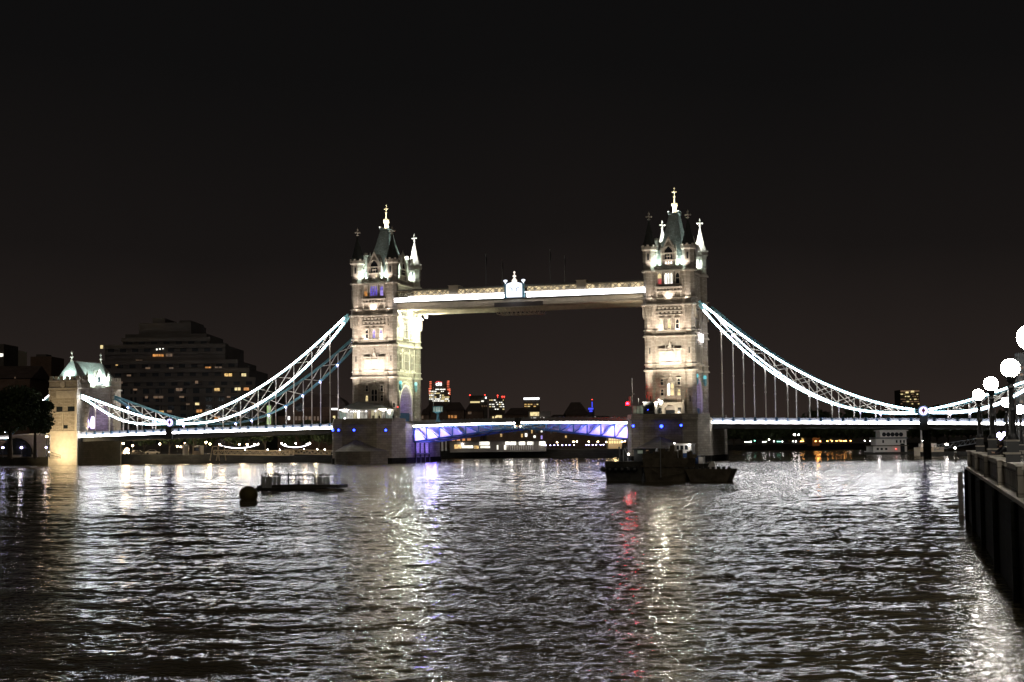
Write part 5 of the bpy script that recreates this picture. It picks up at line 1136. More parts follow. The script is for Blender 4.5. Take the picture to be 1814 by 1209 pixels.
# ------------------------------------------------------------------ quay furniture on the north side
def footbridge(x0, x1, y0, y1, D0, D1, label, n):
    p, q = at(x0, y1, D0), at(x1, y1 + 1, D1); p.z = 2.0; q.z = 1.6
    root = empty('truss_footbridge', p, label, 'footbridge', 'footbridges to the pier')
    m = MB().use('cream_paint'); hgt = at(x0, y0, D0).z - 2.0; side = (q - p).cross(Vector((0, 0, 1))).normalized()
    for off in (0, 2.2):
        a, c = p - side * off, q - side * off; up = Vector((0, 0, hgt))
        m.bar(a, c, .25); m.bar(a + up, c + up, .25)
        for k in range(n):
            u, v = a.lerp(c, k / n), a.lerp(c, (k + 1) / n); m.bar(u, u.lerp(v, .5) + up, .15); m.bar(u.lerp(v, .5) + up, v, .15)
        m.bar(a, a + up, .3); m.bar(c, c + up, .3)
    m.build('truss', None, root); m = MB().use('grey_steel'); m.bar(p - side * 1.1, q - side * 1.1, 2.0, .15); m.build('walkway_floor', None, root)
    m = MB().use('white_lamp')
    for t in (.42, .72, .88): m.ball(p.lerp(q, t) + Vector((0, 0, hgt + .3)), .14, 6, 4)
    m.build('rail_lamp', None, root)
    return root
footbridge(379, 512, 798, 811, 436, 426, 'cream truss footbridge lying along the quay under the light garland', 12)
footbridge(505, 585, 797, 810, 440, 432, 'second truss footbridge nearer the glass pavilion pier', 8)
m = MB().use('cream_paint'); p = at(372, 810, 438)
for dx in (0, 2.0): m.bar(p + Vector((dx, 0, -1)), p + Vector((dx + .8, 0, 3.0)), .2); m.bar(p + Vector((dx + .8, 0, 3.0)), p + Vector((dx + 2.4, 0, 3.0)), .2); m.bar(p + Vector((dx + 2.4, 0, 3)), p + Vector((dx + 3, 0, -1)), .2)
tag(m.build('gate_frame', None), 'cream angled gate frame at the landward end of the long footbridge', 'gate')
# car with bright headlights on the quay
def car(px, py, D, label, body='white_paint', head=True, turn=0.):
    p = at(px, py, D); zg = 2.02; root = empty('parked_car', (p.x, p.y, zg), label, 'car', 'cars on the quay'); root.rotation_euler = (0, 0, 0)
    ca, sa = math.cos(YAW + turn), math.sin(YAW + turn)
    def T(u, d, z): return (p.x + u * ca - d * sa, p.y + u * sa + d * ca, zg + z)
    m = MB().use(body); prof = [(-2.1, .35), (2.1, .35), (2.15, .75), (1.3, .92), (.7, 1.42), (-.9, 1.45), (-1.7, .95), (-2.15, .85)]
    m.prism([T(u, -.85, z) for u, z in prof], (0, 0, 0), (-sa * 1.7, ca * 1.7, 0)); m.build('body', None, root)
    m = MB().use('dark_glass'); pr2 = [(.62, 1.36), (1.12, .95), (-1.45, .95), (-.85, 1.38)]; m.prism([T(u, -.87, z) for u, z in pr2], (0, 0, 0), (-sa * 1.74, ca * 1.74, 0)); m.build('window', None, root)
    for u in (-1.35, 1.35):
        for d in (-.86, .68): m = MB().use('iron_black'); m.tube(T(u, d, .33), T(u, d + .18, .33), .33, None, 12); m.build('wheel', None, root)
    if head:
        for d in (-.6, .6): m = MB().use('warm_lamp'); m.ball(T(2.15, d, .66), .2, 8, 6); m.build('headlight', None, root)
    return root
car(222, 801, 452, 'pale car facing the river with blazing headlights left of the hinge', turn=-1.2); car(243, 803, 455, 'dark parked car beside the one with blazing headlights', 'iron_black', False, .1)
car(270, 804, 455, 'pale car with lights off parked by the quay lamp', 'white_paint', False, .2)
p = at(225, 797.5, 449); m = MB().use('warm_lamp'); m.ball(p, .55, 10, 8); m.use('iron_black'); m.tube((p.x, p.y, 2), (p.x, p.y, p.z - .5), .08); tag(m.build('work_lamp', None), 'glaring warm work lamp on a stand at the quay by the cars', 'lamp')
light('POINT', 'work_light', p + Vector((.3, -1.2, .2)), 300, (1, .75, .45), size=.4)
m = MB().use('cream_paint'); p = at(351, 805, 452); m.box(p.x - 1.3, p.x + 1.3, p.y - 1, p.y + 1, 1.9, 4.4); m.box(p.x - 1.5, p.x + 1.5, p.y - 1.2, p.y + 1.2, 4.4, 4.55); m.use('dark_glass'); m.box(p.x - .8, p.x + .8, p.y - 1.04, p.y - 1.005, 3, 4); tag(m.build('ticket_kiosk', None), 'pale ticket kiosk near the start of the long footbridge', 'kiosk')
m = MB().use('white_paint'); p = at(329, 805, 450); m.lathe((p.x, p.y, 1.9), [(.9, 0), (.9, 2.4), (1.1, 2.5), (.1, 3.6)], 8); tag(m.build('round_kiosk', None), 'small round white kiosk left of the ticket kiosk', 'kiosk')
# embankment left of the gatehouse
m = MB().use('cream_paint'); a = at(20, 800, 424); c = at(88, 800, 424); m.bar((a.x, a.y, 5), (c.x, c.y, 5), .6, 6.2)
m.use('dark_glass'); t_ = a.lerp(c, .12)
pts = rarch(4.6, 1.9, 2.6, 10, 4.6); q = at(30, 800, 423.2)
m.add([(q.x + u * math.cos(YAW), q.y + u * math.sin(YAW) - .3, z) for u, z in pts], [tuple(range(11))])
for x in (46, 53): q = at(x, 803, 423); m.box(q.x - .7, q.x + .7, q.y - .7, q.y - .2, 2, 4.2)
tag(m.build('embankment_wall', None), 'cream embankment wall with dark arch under the big tree', 'wall')
m = MB().use('iron_black'); a = at(88, 806, 408); c = at(107, 812, 405)
for t in np.linspace(0, 1, 9): q = a.lerp(c, t); m.tube((q.x, q.y, 1.5), (q.x, q.y, 3.4 - t * .9), .05, None, 5)
m.bar((a.x, a.y, 3.4), (c.x, c.y, 2.5), .08); m.bar((a.x, a.y, 2.6), (c.x, c.y, 1.9), .08); tag(m.build('stair_railing', None), 'dark sloping stair railing at the foot of the gatehouse', 'railing')
# ------------------------------------------------------------------ trees
def crown(name, parent, c, rx, ry, rz, n, leaf, seed, lumps=9):
    rg = np.random.RandomState(seed); L = []
    for i in range(lumps):
        th = rg.rand() * 6.28; q = rg.rand() ** .5; L.append((c[0] + rx * .62 * q * math.cos(th), c[1] + ry * .62 * q * math.sin(th), c[2] + rz * rg.uniform(-.55, .6), rg.uniform(.32, .55)))
    v = []; f = []
    for i in range(n):
        l = L[rg.randint(lumps)]; d = rg.normal(size=3); d /= np.linalg.norm(d); rad = l[3] * rg.uniform(.55, 1.08)
        p = np.array([l[0] + d[0] * rx * rad, l[1] + d[1] * ry * rad, l[2] + d[2] * rz * rad])
        a = rg.normal(size=3); a /= np.linalg.norm(a); b_ = np.cross(a, rg.normal(size=3)); b_ /= np.linalg.norm(b_); s_ = leaf * rg.uniform(.6, 1.3)
        k = len(v); v += [tuple(p - a * s_), tuple(p + b_ * s_ * .55), tuple(p + a * s_), tuple(p - b_ * s_ * .55)]; f.append((k, k + 1, k + 2, k + 3))
    m = MB().use('foliage'); m.add(v, f); m.build(name, None, parent); return L
def tree(loc, hgt, rx, label, n, leaf, seed, group=None, trunk=None, name='broad_tree'):
    x, y, z = loc; root = empty(name, loc, label, 'tree', group); tr = trunk or hgt * .35
    L = crown('crown', root, (x, y, z + tr + (hgt - tr) * .5), rx, rx, (hgt - tr) * .55, n, leaf, seed)
    m = MB().use('bark'); top = Vector((x, y, z + tr)); m.tube((x, y, z - .3), top, hgt * .035, hgt * .022, 8)
    for l in L[:6]: m.tube(top - Vector((0, 0, .3)), (l[0], l[1], l[2]), hgt * .014, hgt * .004, 6)
    m.build('trunk', None, root); return root
p = at(18, 806, 408); tree((p.x, p.y, 1.9), 20.5, 11.5, 'big dark tree on the embankment at the left edge', 9000, .5, 11, None, 6.5)
p = at(62, 806, 409); tree((p.x, p.y, 1.9), 15.5, 5.2, 'dark tree leaning against the gatehouse beside the bigger tree', 3500, .45, 12, None, 6.5)
protos = []
for k, x in enumerate((300, 345, 405)):
    p = at(x, 800, 478); protos.append(tree((p.x, p.y, 1.9), 9 + k, 4.6, 'low bushy tree behind the quay lamps', 1600, .45, 20 + k, 'trees behind the quay lamps', 2.5, 'quay_tree'))
for k, x in enumerate((255, 378, 440, 470, 505, 535, 565, 590)): p = at(x, 800, 480 + (k % 3) * 5); dup(protos[k % 3], (p.x, p.y, 1.9), rz=k * 1.3, sc=.85 + .1 * (k % 4))
q1 = tree((0, 0, 1.9), 11, 9, 'dark rounded tree on the far bank behind the lamps', 1100, .9, 31, 'trees on the far bank', 2, 'far_tree'); pos = at(1300, 780, 690); q1.location = (pos.x, pos.y, 1.9)
for k, (x, s_, D) in enumerate(((1340, .9, 700), (1372, 1.15, 710), (1400, 1.0, 690), (1432, 1.2, 720), (1465, 1.1, 700), (1500, 1.3, 730), (1532, 1.1, 690), (1565, 1.25, 720), (1600, 1.1, 700), (1645, 1.2, 710), (1680, 1.2, 700), (1715, 1.3, 720), (1750, 1.2, 700), (1795, 1.3, 700), (1320, 1.2, 760), (1450, 1.6, 800), (1540, 1.7, 800), (1660, 1.8, 820))):
    p = at(x, 780, D); dup(q1, (p.x, p.y, 1.9), rz=k * 2.1, sc=s_)
# orange lit building on the far bank and more windows
b = Bld('far_building', 1445, 655, 'orange floodlit gable on the far bank among the orange lamps', 'building', 12); b.mass('wall', 'brick', 1439, 1452, 776); p = b.P(0, -4, 5); light('POINT', 'gable_flood', p, 700, (1, .4, .08), size=.5)
b = Bld('far_building', 1308, 900, 'far block with three rows of tiny lit windows right of the barge pier', 'building', 20); b.mass('wall', 'dark_concrete', 1290, 1318, 756)
b.lights('lit_window', 'win_warm', [(1298, 1300, 761, 762.5), (1302, 1304, 761, 762.5), (1298, 1300, 765, 766.5), (1302, 1304, 764.5, 766), (1306, 1308, 764, 765.5), (1298, 1300, 768, 769.5), (1302, 1305, 768, 769.5), (1309, 1311, 757, 768)])
b = Bld('far_building', 1480, 880, 'wide dark block with faint window dots behind the far trees', 'building', 20); b.mass('wall', 'dark_concrete', 1395, 1540, 757)
b.lights('lit_window', 'win_warm', [(1476 + 5 * i, 1478 + 5 * i, 759, 760.5) for i in range(4)] + [(1482, 1486, 765.5, 767), (1420, 1424, 774, 780), (1470, 1472.5, 778, 781), (1485, 1488, 779, 782), (1499, 1501, 781, 785), (1398, 1400, 779, 781)], -.2)
b = Bld('pale_tower', 1812, 420, 'pale office tower cut off by the right edge behind the lamps', 'office tower', 3); b.mass('wall', 'grey_steel', 1803.5, 1860, 625)
b.lights('lit_window', 'win_dim', [(1806 , 1812, 650 + i * 12, 654 + i * 12) for i in range(6)])
# ------------------------------------------------------------------ white riverboat and landing on the far side of the span
rb = Bld('riverboat', 1576, 496, 'white three-decked riverboat with one red lamp beyond the span', 'boat', 9, zg=WZ, turn=.05)
def rbox(name, mn, x0, x1, y0, y1, d0=0, dep=8):
    m = MB().use(mn); u0, z1 = rb.uz(x0, y0, d0); u1, z0 = rb.uz(x1, y1, d0); rb.block(m, u0, u1, d0, d0 + dep, z0, z1); return m.build(name, None, rb.root)
m = MB().use('black_hull'); u0, zt = rb.uz(1545, 801.5); u1, _ = rb.uz(1640, 801.5)
m.prism([rb.P(u0 - 1.5, 4.5, 0), rb.P(u0 + 1, -.4, 0), rb.P(u1 - 2, -.4, 0), rb.P(u1 + 2, 4.5, 0), rb.P(u1 - 2, 9.4, 0), rb.P(u0 + 1, 9.4, 0)], (0, 0, WZ - .6), (0, 0, zt)); m.build('hull', None, rb.root)
rbox('lower_deck', 'white_paint', 1547, 1607, 790, 801.6); rbox('middle_deck', 'white_paint', 1552, 1606, 777.5, 789.3, 1, 6); rbox('upper_deck', 'white_paint', 1559, 1606, 764, 775, 1.8, 5); rbox('deck_slab', 'rust', 1546, 1610, 789.4, 790.4, -.4, 9); rbox('deck_slab', 'grey_steel', 1551, 1608, 775.1, 777.4, .4, 7); rbox('roof', 'white_paint', 1557, 1609, 762.5, 763.8, 1.2, 6)
for k in range(5): m = MB().use('dark_glass'); u, z = rb.uz(1566 + 7.5 * k, 770, 1.8); m.add([rb.P(u + .7 * math.cos(i * .5236), 1.76, z + .7 * math.sin(i * .5236)) for i in range(12)], [tuple(range(12))]); m.build('porthole', None, rb.root)
for x in (1563, 1587, 1594, 1600): rbox('window', 'dark_glass', x, x + 3, 780, 785, .95, .1)
rbox('doorway', 'dark_glass', 1595, 1603, 786, 801, -.25, .2)
for x in (1553, 1560, 1568): rbox('window', 'dark_glass', x, x + 4, 794, 797.5, -.05, .1)
m = MB().use('red_beacon'); u, z = rb.uz(1587.5, 796, -.4); m.ball(rb.P(u, -.5, z), .22, 8, 6); m.build('red_lamp', None, rb.root)
for x, y in ((1590, 768), (1557, 783)): p = at(x, y, 486); light('POINT', 'deck_light', p, 130, (1, .93, .9), size=.3)
q = at(1632, 770, 500); m = MB().use('white_paint'); m.box(q.x - .25, q.x + .25, q.y - .1, q.y + .1, 2.5, q.z + 1.8); m.box(q.x + .6, q.x + 1.0, q.y - .1, q.y + .1, 2.5, q.z + 1.8); tag(m.build('twin_post', None), 'pair of slim white posts right of the white riverboat', 'post')
sb = Bld('moored_launch', 1645, 455, 'low pale moored launch lit orange right of the white riverboat', 'boat', 3, zg=WZ, turn=.1)
m = MB().use('cream_paint'); u0, z = sb.uz(1622, 793); u1, _ = sb.uz(1672, 793); m.prism([sb.P(u0, 1.4, 0), sb.P(u0 + 1.5, 0, 0), sb.P(u1, 0, 0), sb.P(u1, 2.8, 0), sb.P(u0 + 1.5, 2.8, 0)], (0, 0, WZ - .3), (0, 0, z)); m.build('hull', None, sb.root)
m = MB().use('white_paint'); a, z1 = sb.uz(1632, 786); c, z0 = sb.uz(1660, 792.9); sb.block(m, a, c, .4, 2.4, z0, z1); m.use('orange_lamp'); m.ball(sb.P(a + 2, .1, z1 + .3), .15, 6, 4); m.build('cabin', None, sb.root)
m = MB().use('win_white'); a, z1 = sb.uz(1636, 787.5); c, z0 = sb.uz(1650, 790.5); sb.block(m, a, c, .36, .39, z0, z1); m.build('window', None, sb.root); p = at(1645, 788, 452); light('POINT', 'launch_light', p, 60, (1, .6, .4), size=.3)
lp, lq = at(1655, 796, 448), at(1735, 783, 440); root = empty('boarding_gangway', lp, 'grey lattice gangway climbing from the launch to the lamp-lit wall', 'gangway')
m = MB().use('grey_steel')
for o_ in (0, 1.5):
    a, c = lp + Vector((0, o_, -.3)), lq + Vector((0, o_, -.3)); up = Vector((0, 0, 1.4)); m.bar(a, c, .18); m.bar(a + up, c + up, .14)
    for k in range(9): u, v = a.lerp(c, k / 9), a.lerp(c, (k + 1) / 9); m.bar(u, u + up, .1); m.bar(u, v + up, .1)
m.build('truss', None, root)
pt = Bld('landing_pontoon', 1690, 446, 'long dark landing pontoon with two lamps left of the stone wall', 'pontoon', 6, zg=WZ); m = MB().use('black_hull'); u0, z = pt.uz(1640, 804); u1, _ = pt.uz(1745, 803); pt.block(m, u0, u1, 0, 6, WZ - .4, WZ + 1.1); m.build('deck', None, pt.root)
for x, y in ((1676, 787), (1678, 788), (1692, 794)): m = MB().use('white_lamp'); u, z = pt.uz(x, y, 2); m.ball(pt.P(u, 2, z), .25, 8, 6); m.use('iron_black'); m.tube(pt.P(u, 2, WZ + 1), pt.P(u, 2, z - .25), .06); m.build('lamp', None, pt.root)
q = onZ(1693, 818, WZ); m = MB().use('timber'); m.tube((q.x, q.y, -2), (q.x, q.y, 1.3), .25); m.use('pale_stone'); m.tube((q.x, q.y, 1.302), (q.x, q.y, 1.6), .27); tag(m.build('mooring_pile', None), 'short white-topped pile in the water left of the stone wall', 'pile')
# ------------------------------------------------------------------ moored barges in mid river
def vp(px, py, Y): return onY(px, py, Y)
def hull(mb, x0, x1, y0, y1, z0, z1, bow=0., stern=0., rake=.6):
    b0 = [(x0 + rake, y0 + .3, z0), (x1 - rake, y0 + .3, z0), (x1 - rake, y1 - .3, z0), (x0 + rake, y1 - .3, z0)]
    t = [(x0 + bow, y0, z1), (x1 - stern, y0, z1), (x1, (y0 * .6 + y1 * .4), z1), (x1 - stern, y1, z1), (x0 + bow, y1, z1), (x0, (y0 * .6 + y1 * .4), z1)]
    bt = [(x0 + bow + rake, y0 + .3, z0), (x1 - stern - rake, y0 + .3, z0), (x1 - rake, (y0 * .6 + y1 * .4), z0), (x1 - stern - rake, y1 - .3, z0), (x0 + bow + rake, y1 - .3, z0), (x0 + rake, (y0 * .6 + y1 * .4), z0)]
    mb.add(bt + t, [(5, 4, 3, 2, 1, 0), (6, 7, 8, 9, 10, 11)] + [(i, (i + 1) % 6, 6 + (i + 1) % 6, 6 + i) for i in range(6)])
YB = -197.0
def X(px, Y=YB): return vp(px, 845, Y).x
def Z(px, py, Y=YB): return vp(px, py, Y).z
bg = empty('work_barge', (X(1100), YB, WZ), 'black work barge with derrick, leftmost of the moored group', 'barge')
m = MB().use('black_hull'); hull(m, X(1064), X(1140), YB, YB + 5.5, WZ - .5, Z(1100, 818), .6, .1, .3)
m.build('hull', None, bg)
for k in range(6): m = MB().use('iron_black'); q = X(1069 + k * 11); zc = Z(1100, 832); m.lathe((q, YB - .15, zc), [(.001, -.4)] + [(.14, -.4), (.42, -.2), (.48, 0), (.42, .2), (.14, .4), (.001, .4)], 8); m.build('tyre_fender', None, bg)
m = MB().use('dark_steel'); zt = Z(1100, 818)
m.box(X(1119), X(1157), YB + 1.5, YB + 4.5, zt, Z(1138, 797)); m.box(X(1117), X(1159), YB + 1.3, YB + 4.7, Z(1138, 797) + .003, Z(1138, 795)); m.build('cabin', None, bg)
m = MB().use('win_lookout'); m.box(X(1126), X(1135), YB + 1.44, YB + 1.49, Z(1130, 804), Z(1130, 798.5)); m.build('window', None, bg); m = MB().use('win_dim'); m.box(X(1141), X(1145), YB + 1.44, YB + 1.49, Z(1130, 801), Z(1130, 797.8)); m.build('window', None, bg)
m = MB().use('dark_steel'); m.tube((X(1098), YB + 2.5, zt), (X(1098), YB + 2.5, Z(1098, 786)), .16, .1); m.tube((X(1098), YB + 2.5, Z(1098, 789)), (X(1107), YB + 2.2, Z(1107, 812)), .08); m.box(X(1092), X(1105), YB + 2.2, YB + 2.9, zt, Z(1098, 808)); m.box(X(1089.5), X(1091.5), YB + 2.2, YB + 2.6, zt, Z(1090, 792)); m.box(X(1096), X(1103), YB + 2, YB + 3, Z(1098, 797), Z(1098, 792)); m.build('derrick', None, bg)
m = MB().use('grey_steel'); m.tube((X(1099), YB + 1.9, zt), (X(1099), YB + 1.9, Z(1099, 797)), .06); m.bar((X(1101), YB + 1.9, Z(1101, 794)), (X(1106), YB + 1.9, Z(1106, 806)), .12); m.build('derrick_stay', None, bg)
m = MB().use('white_lamp'); m.ball((X(1112.5), YB + .6, Z(1112, 805)), .11, 6, 4); m.build('deck_lamp', None, bg)
tg = empty('rusty_barge', (X(1180), YB - 1, WZ), 'tall rust-stained barge in the middle of the moored group with thin mast', 'barge')
Yt = YB - 1.2; m = MB().use('rust'); hull(m, X(1132, Yt), X(1228, Yt), Yt, Yt + 5, WZ - .5, Z(1180, 812, Yt), .5, .7, .5); m.build('hull', None, tg)
zt = Z(1180, 812, Yt); m = MB().use('rust')
m.box(X(1136, Yt), X(1172, Yt), Yt + .8, Yt + 4, zt, Z(1150, 804, Yt)); m.box(X(1160, Yt), X(1197, Yt), Yt + 1, Yt + 4.2, zt, Z(1180, 800, Yt)); m.box(X(1163, Yt), X(1176, Yt), Yt + 1.2, Yt + 2.6, Z(1180, 800, Yt), Z(1170, 795, Yt)); m.box(X(1184, Yt), X(1192, Yt), Yt + 1.4, Yt + 3, Z(1180, 800, Yt), Z(1188, 790, Yt))
rg = np.random.RandomState(9)
for k in range(26): q = rg.uniform(1136, 1222); w = rg.uniform(.2, .8); yy = Yt + rg.uniform(.2, 3.6); hh = rg.uniform(.3, 1.1); m.box(X(q, Yt), X(q, Yt) + w, yy, yy + w, zt - .02, zt + hh)
m.build('deck_cargo', None, tg)
m = MB().use('grey_steel'); m.tube((X(1171, Yt), Yt - .15, Z(1171, 846, Yt)), (X(1171, Yt), Yt - .15, Z(1171, 775, Yt)), .07, .05, 6); m.build('mast', None, tg)
m = MB().use('rust')
for k in range(5): m.bar((X(1136 + k * 20, Yt), Yt - .1, Z(1150, 826, Yt)), (X(1152 + k * 20, Yt), Yt - .1, Z(1150, 827, Yt)), .12, .2)
m.bar((X(1160, Yt), Yt - .12, Z(1160, 848, Yt)), (X(1226, Yt), Yt - .12, Z(1226, 834, Yt)), .1); m.bar((X(1155, Yt), Yt - .16, Z(1160, 831, Yt)), (X(1166, Yt), Yt - .16, Z(1166, 838, Yt)), .14); m.build('rubbing_strake', None, tg)
Yw = YB + 3.2; wb = empty('tugboat', (X(1215, Yw), Yw, WZ), 'small white and blue wheelhouse tug moored behind the rusty barge', 'tugboat')
m = MB().use('black_hull'); hull(m, X(1178, Yw), X(1262, Yw), Yw, Yw + 4, WZ - .5, Z(1215, 822, Yw), .5, 1.2, .4); m.build('hull', None, wb)
m = MB().use('white_paint'); m.box(X(1194, Yw), X(1224, Yw), Yw + .5, Yw + 3.4, Z(1215, 803, Yw), Z(1215, 787.5, Yw)); m.box(X(1192.5, Yw), X(1225.5, Yw), Yw + .3, Yw + 3.6, Z(1215, 787.5, Yw) + .003, Z(1215, 786.3, Yw)); m.use('boat_blue'); m.box(X(1193.5, Yw), X(1224.5, Yw), Yw + .4, Yw + 3.5, Z(1215, 822, Yw), Z(1215, 803.2, Yw)); m.build('wheelhouse', None, wb)
for x in (1197, 1205, 1213): m = MB().use('dark_glass'); m.box(X(x, Yw), X(x + 5.5, Yw), Yw + .44, Yw + .49, Z(1215, 797, Yw), Z(1215, 789.5, Yw)); m.build('window', None, wb)
m = MB().use('boat_blue'); m.box(X(1226, Yw), X(1236, Yw), Yw + .5, Yw + 2.5, Z(1230, 822, Yw), Z(1230, 808, Yw)); m.use('white_paint'); m.box(X(1237, Yw), X(1245, Yw), Yw + .5, Yw + 2, Z(1230, 822, Yw), Z(1230, 810, Yw)); m.tube((X(1221, Yw), Yw + .3, Z(1221, 822, Yw)), (X(1221, Yw), Yw + .3, Z(1221, 788, Yw)), .06); m.build('deck_locker', None, wb)
m = MB().use('white_lamp'); m.ball((X(1221, Yw), Yw + .1, Z(1221, 789, Yw)), .09, 6, 4); m.ball((X(1195.5, Yw), Yw + .1, Z(1195, 785.5, Yw)), .05, 6, 4); m.build('deck_lamp', None, wb)
light('POINT', 'tug_light', (X(1221, Yw) + .2, Yw - .9, Z(1221, 789, Yw)), 60, (1, .95, .9), size=.15)
Yp = YB - 2.2; po = empty('flat_pontoon', (X(1255, Yp), Yp, WZ), 'flat dark pontoon with a small white crate, rightmost of the moored group', 'pontoon')
m = MB().use('rust'); hull(m, X(1208, Yp), X(1301, Yp), Yp, Yp + 5, WZ - .4, Z(1255, 831.5, Yp), .4, .3, .9); m.build('hull', None, po)
m = MB().use('black_hull'); zt = Z(1255, 831.5, Yp)
for k in range(9): q = X(1213 + k * 9.5, Yp); m.box(q, q + .4, Yp + .1, Yp + .4, zt, zt + .3)
m.build('bollard', None, po); m = MB().use('white_paint'); q = X(1257, Yp); m.add([(q - .5, Yp + 1, zt), (q + .6, Yp + 1, zt), (q + .4, Yp + 1, zt + 1.0), (q - .2, Yp + 1, zt + .7), (q - .5, Yp + 2, zt), (q + .6, Yp + 2, zt), (q + .4, Yp + 2, zt + 1.0), (q - .2, Yp + 2, zt + .7)], [(0, 1, 2, 3), (7, 6, 5, 4), (0, 4, 5, 1), (1, 5, 6, 2), (2, 6, 7, 3), (3, 7, 4, 0)]); tag(m.build('deck_crate', None), 'small white crate standing on the flat pontoon', 'crate')
# ------------------------------------------------------------------ floating platform with screens and buoy, left of the middle
Yq = -232.0
fp = empty('floating_platform', (45, Yq, WZ), 'dark floating platform with railings and two pale screens', 'pontoon')
def XQ(px): return vp(px - 3 - (px - 447) * .06, 870, Yq).x
def ZQ(px, py): return vp(px, py, Yq).z
m = MB().use('black_hull'); hull(m, XQ(437), XQ(582), Yq, Yq + 2.9, WZ - .4, ZQ(520, 865), .5, .4, .4); m.box(XQ(484), XQ(611), Yq + .4, Yq + 3.0, ZQ(540, 864.8), ZQ(540, 859.5)); m.build('deck', None, fp)
m = MB().use('timber'); m.box(XQ(574), XQ(613), Yq - .5, Yq + 1.6, WZ - .1, ZQ(590, 866.5)); m.build('side_float', None, fp)
m = MB().use('dark_steel'); zt, zr = ZQ(540, 860), ZQ(540, 842)
for x in (463, 499, 515, 528, 560, 592): 
    for yy in (Yq + .6, Yq + 2.7): m.tube((XQ(x), yy, zt - .8), (XQ(x), yy, zr), .045, None, 6)
for yy in (Yq + .6, Yq + 2.7): m.bar((XQ(461), yy, zr), (XQ(592), yy, zr - .05), .07); m.bar((XQ(499), yy, (zr + zt) / 2), (XQ(561), yy, (zr + zt) / 2), .05)
m.tube((XQ(515), Yq + .5, zt - .8), (XQ(515), Yq + .5, ZQ(515, 838)), .09); m.build('railing', None, fp)
for xa, xb in ((464, 499), (562, 591)):
    m = MB().use('screen_mesh'); 
    for k in range(5): a = XQ(xa) + (XQ(xb) - XQ(xa)) * k / 5; c = XQ(xa) + (XQ(xb) - XQ(xa)) * (k + .88) / 5; m.box(a, c, Yq + .62, Yq + .66, zt - .3, zr - .15)
    m.build('screen', None, fp)
m = MB().use('dark_steel'); m.box(XQ(531), XQ(534), Yq + .6, Yq + 1, zt, zt + .5); m.box(XQ(455), XQ(462), Yq + .5, Yq + 2, zt - .8, zt); m.build('winch', None, fp)
q = onZ(437, 886, WZ); m = MB().use('buoy_yellow'); m.smooth = True; m.ball((q.x - .2, q.y + .8, WZ + .50), .98, 18, 12, .9); tag(m.build('mooring_buoy', None), 'round mustard mooring buoy at the left end of the floating platform', 'buoy')
gp = None
for k, x in enumerate((470, 476, 481, 487, 493, 498, 529, 534, 540, 547, 566, 577, 581, 586)):
    if gp is None:
        gp = empty('gull', (0, 0, 0), 'gull perched on the rail of the floating platform', 'gull', 'gulls on the platform rail')
        m = MB().use('feather'); m.smooth = True; m.add(*(lambda pr: ([(a * 1.0, r_ * math.cos(t), z + r_ * math.sin(t)) for a, r_, z in pr for t in [i * math.pi / 3 for i in range(6)]], [(k_ * 6 + i, k_ * 6 + (i + 1) % 6, k_ * 6 + 6 + (i + 1) % 6, k_ * 6 + 6 + i) for k_ in range(len(pr) - 1) for i in range(6)]))([(-.24, .01, .13), (-.1, .06, .13), (.05, .085, .14), (.13, .06, .19), (.16, .05, .25), (.21, .03, .25), (.26, .005, .24)]))
        m.tube((.02, .03, 0), (.03, .03, .1), .008, None, 5); m.tube((.02, -.03, 0), (.03, -.03, .1), .008, None, 5); m.build('body', None, gp); o = gp
    else: o = dup(gp)
    o.location = (XQ(x), Yq + .6, zr + .035 - (.05 * (x - 461) / 131)); o.rotation_euler = (0, 0, k * 2.4)
# ------------------------------------------------------------------ embankment wall, globe lamps and the leaning person on the right
WF = [onZ(1716, 921, WZ), onZ(1743, 955, WZ), onZ(1780, 1008, WZ), onZ(1810, 1075, WZ)]
P0, P1 = WF[0], Vector((121.75, -352.0, WZ)); dv = (P1 - P0).normalized(); nv = Vector((-dv.y, dv.x, 0))   # nv: inland
if nv.x < 0: nv = -nv
Lw = 110.0
wall = empty('river_wall', (P0.x, P0.y, WZ), 'dark granite river wall with pale coping and buttresses at the right edge', 'wall')
m = MB().use('wet_granite')
def Wp(s_, n_, z): q = P0 + dv * s_ + nv * n_; return (q.x, q.y, z)
def wbox(mb, s0, s1, n0, n1, z0, z1): mb.add([Wp(s_, n_, z) for z in (z0, z1) for n_ in (n0, n1) for s_ in (s0, s1)], [(0, 2, 3, 1), (4, 5, 7, 6), (0, 1, 5, 4), (2, 6, 7, 3), (0, 4, 6, 2), (1, 3, 7, 5)])
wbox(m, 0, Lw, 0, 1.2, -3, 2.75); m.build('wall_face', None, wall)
m = MB().use('granite'); wbox(m, .1, Lw, .3, .75, 2.9, 3.75)
for k in range(60): wbox(m, 1.2 + k * 1.8, 2.9 + k * 1.8, .27, .299, 3.0, 3.6)
m.build('parapet', None, wall)
m = MB().use('pale_stone'); wbox(m, -.05, Lw, .2, .85, 3.752, 3.93); wbox(m, -.05, Lw, -.1, 1.15, 2.752, 2.898); m.build('coping', None, wall)
for k in range(9):
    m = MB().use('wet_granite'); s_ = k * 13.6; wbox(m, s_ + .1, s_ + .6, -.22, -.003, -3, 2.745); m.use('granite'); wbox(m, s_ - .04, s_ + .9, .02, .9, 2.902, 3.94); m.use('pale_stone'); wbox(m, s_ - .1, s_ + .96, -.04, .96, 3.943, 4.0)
    m.build('buttress', None, wall)
m = MB().use('paving'); wbox(m, -.2, Lw, 1.2, 40, -3, 2.95); wbox(m, -1.4, -.2, .4, 40, -3, 2.9); tag(m.build('promenade', None), kind='structure')
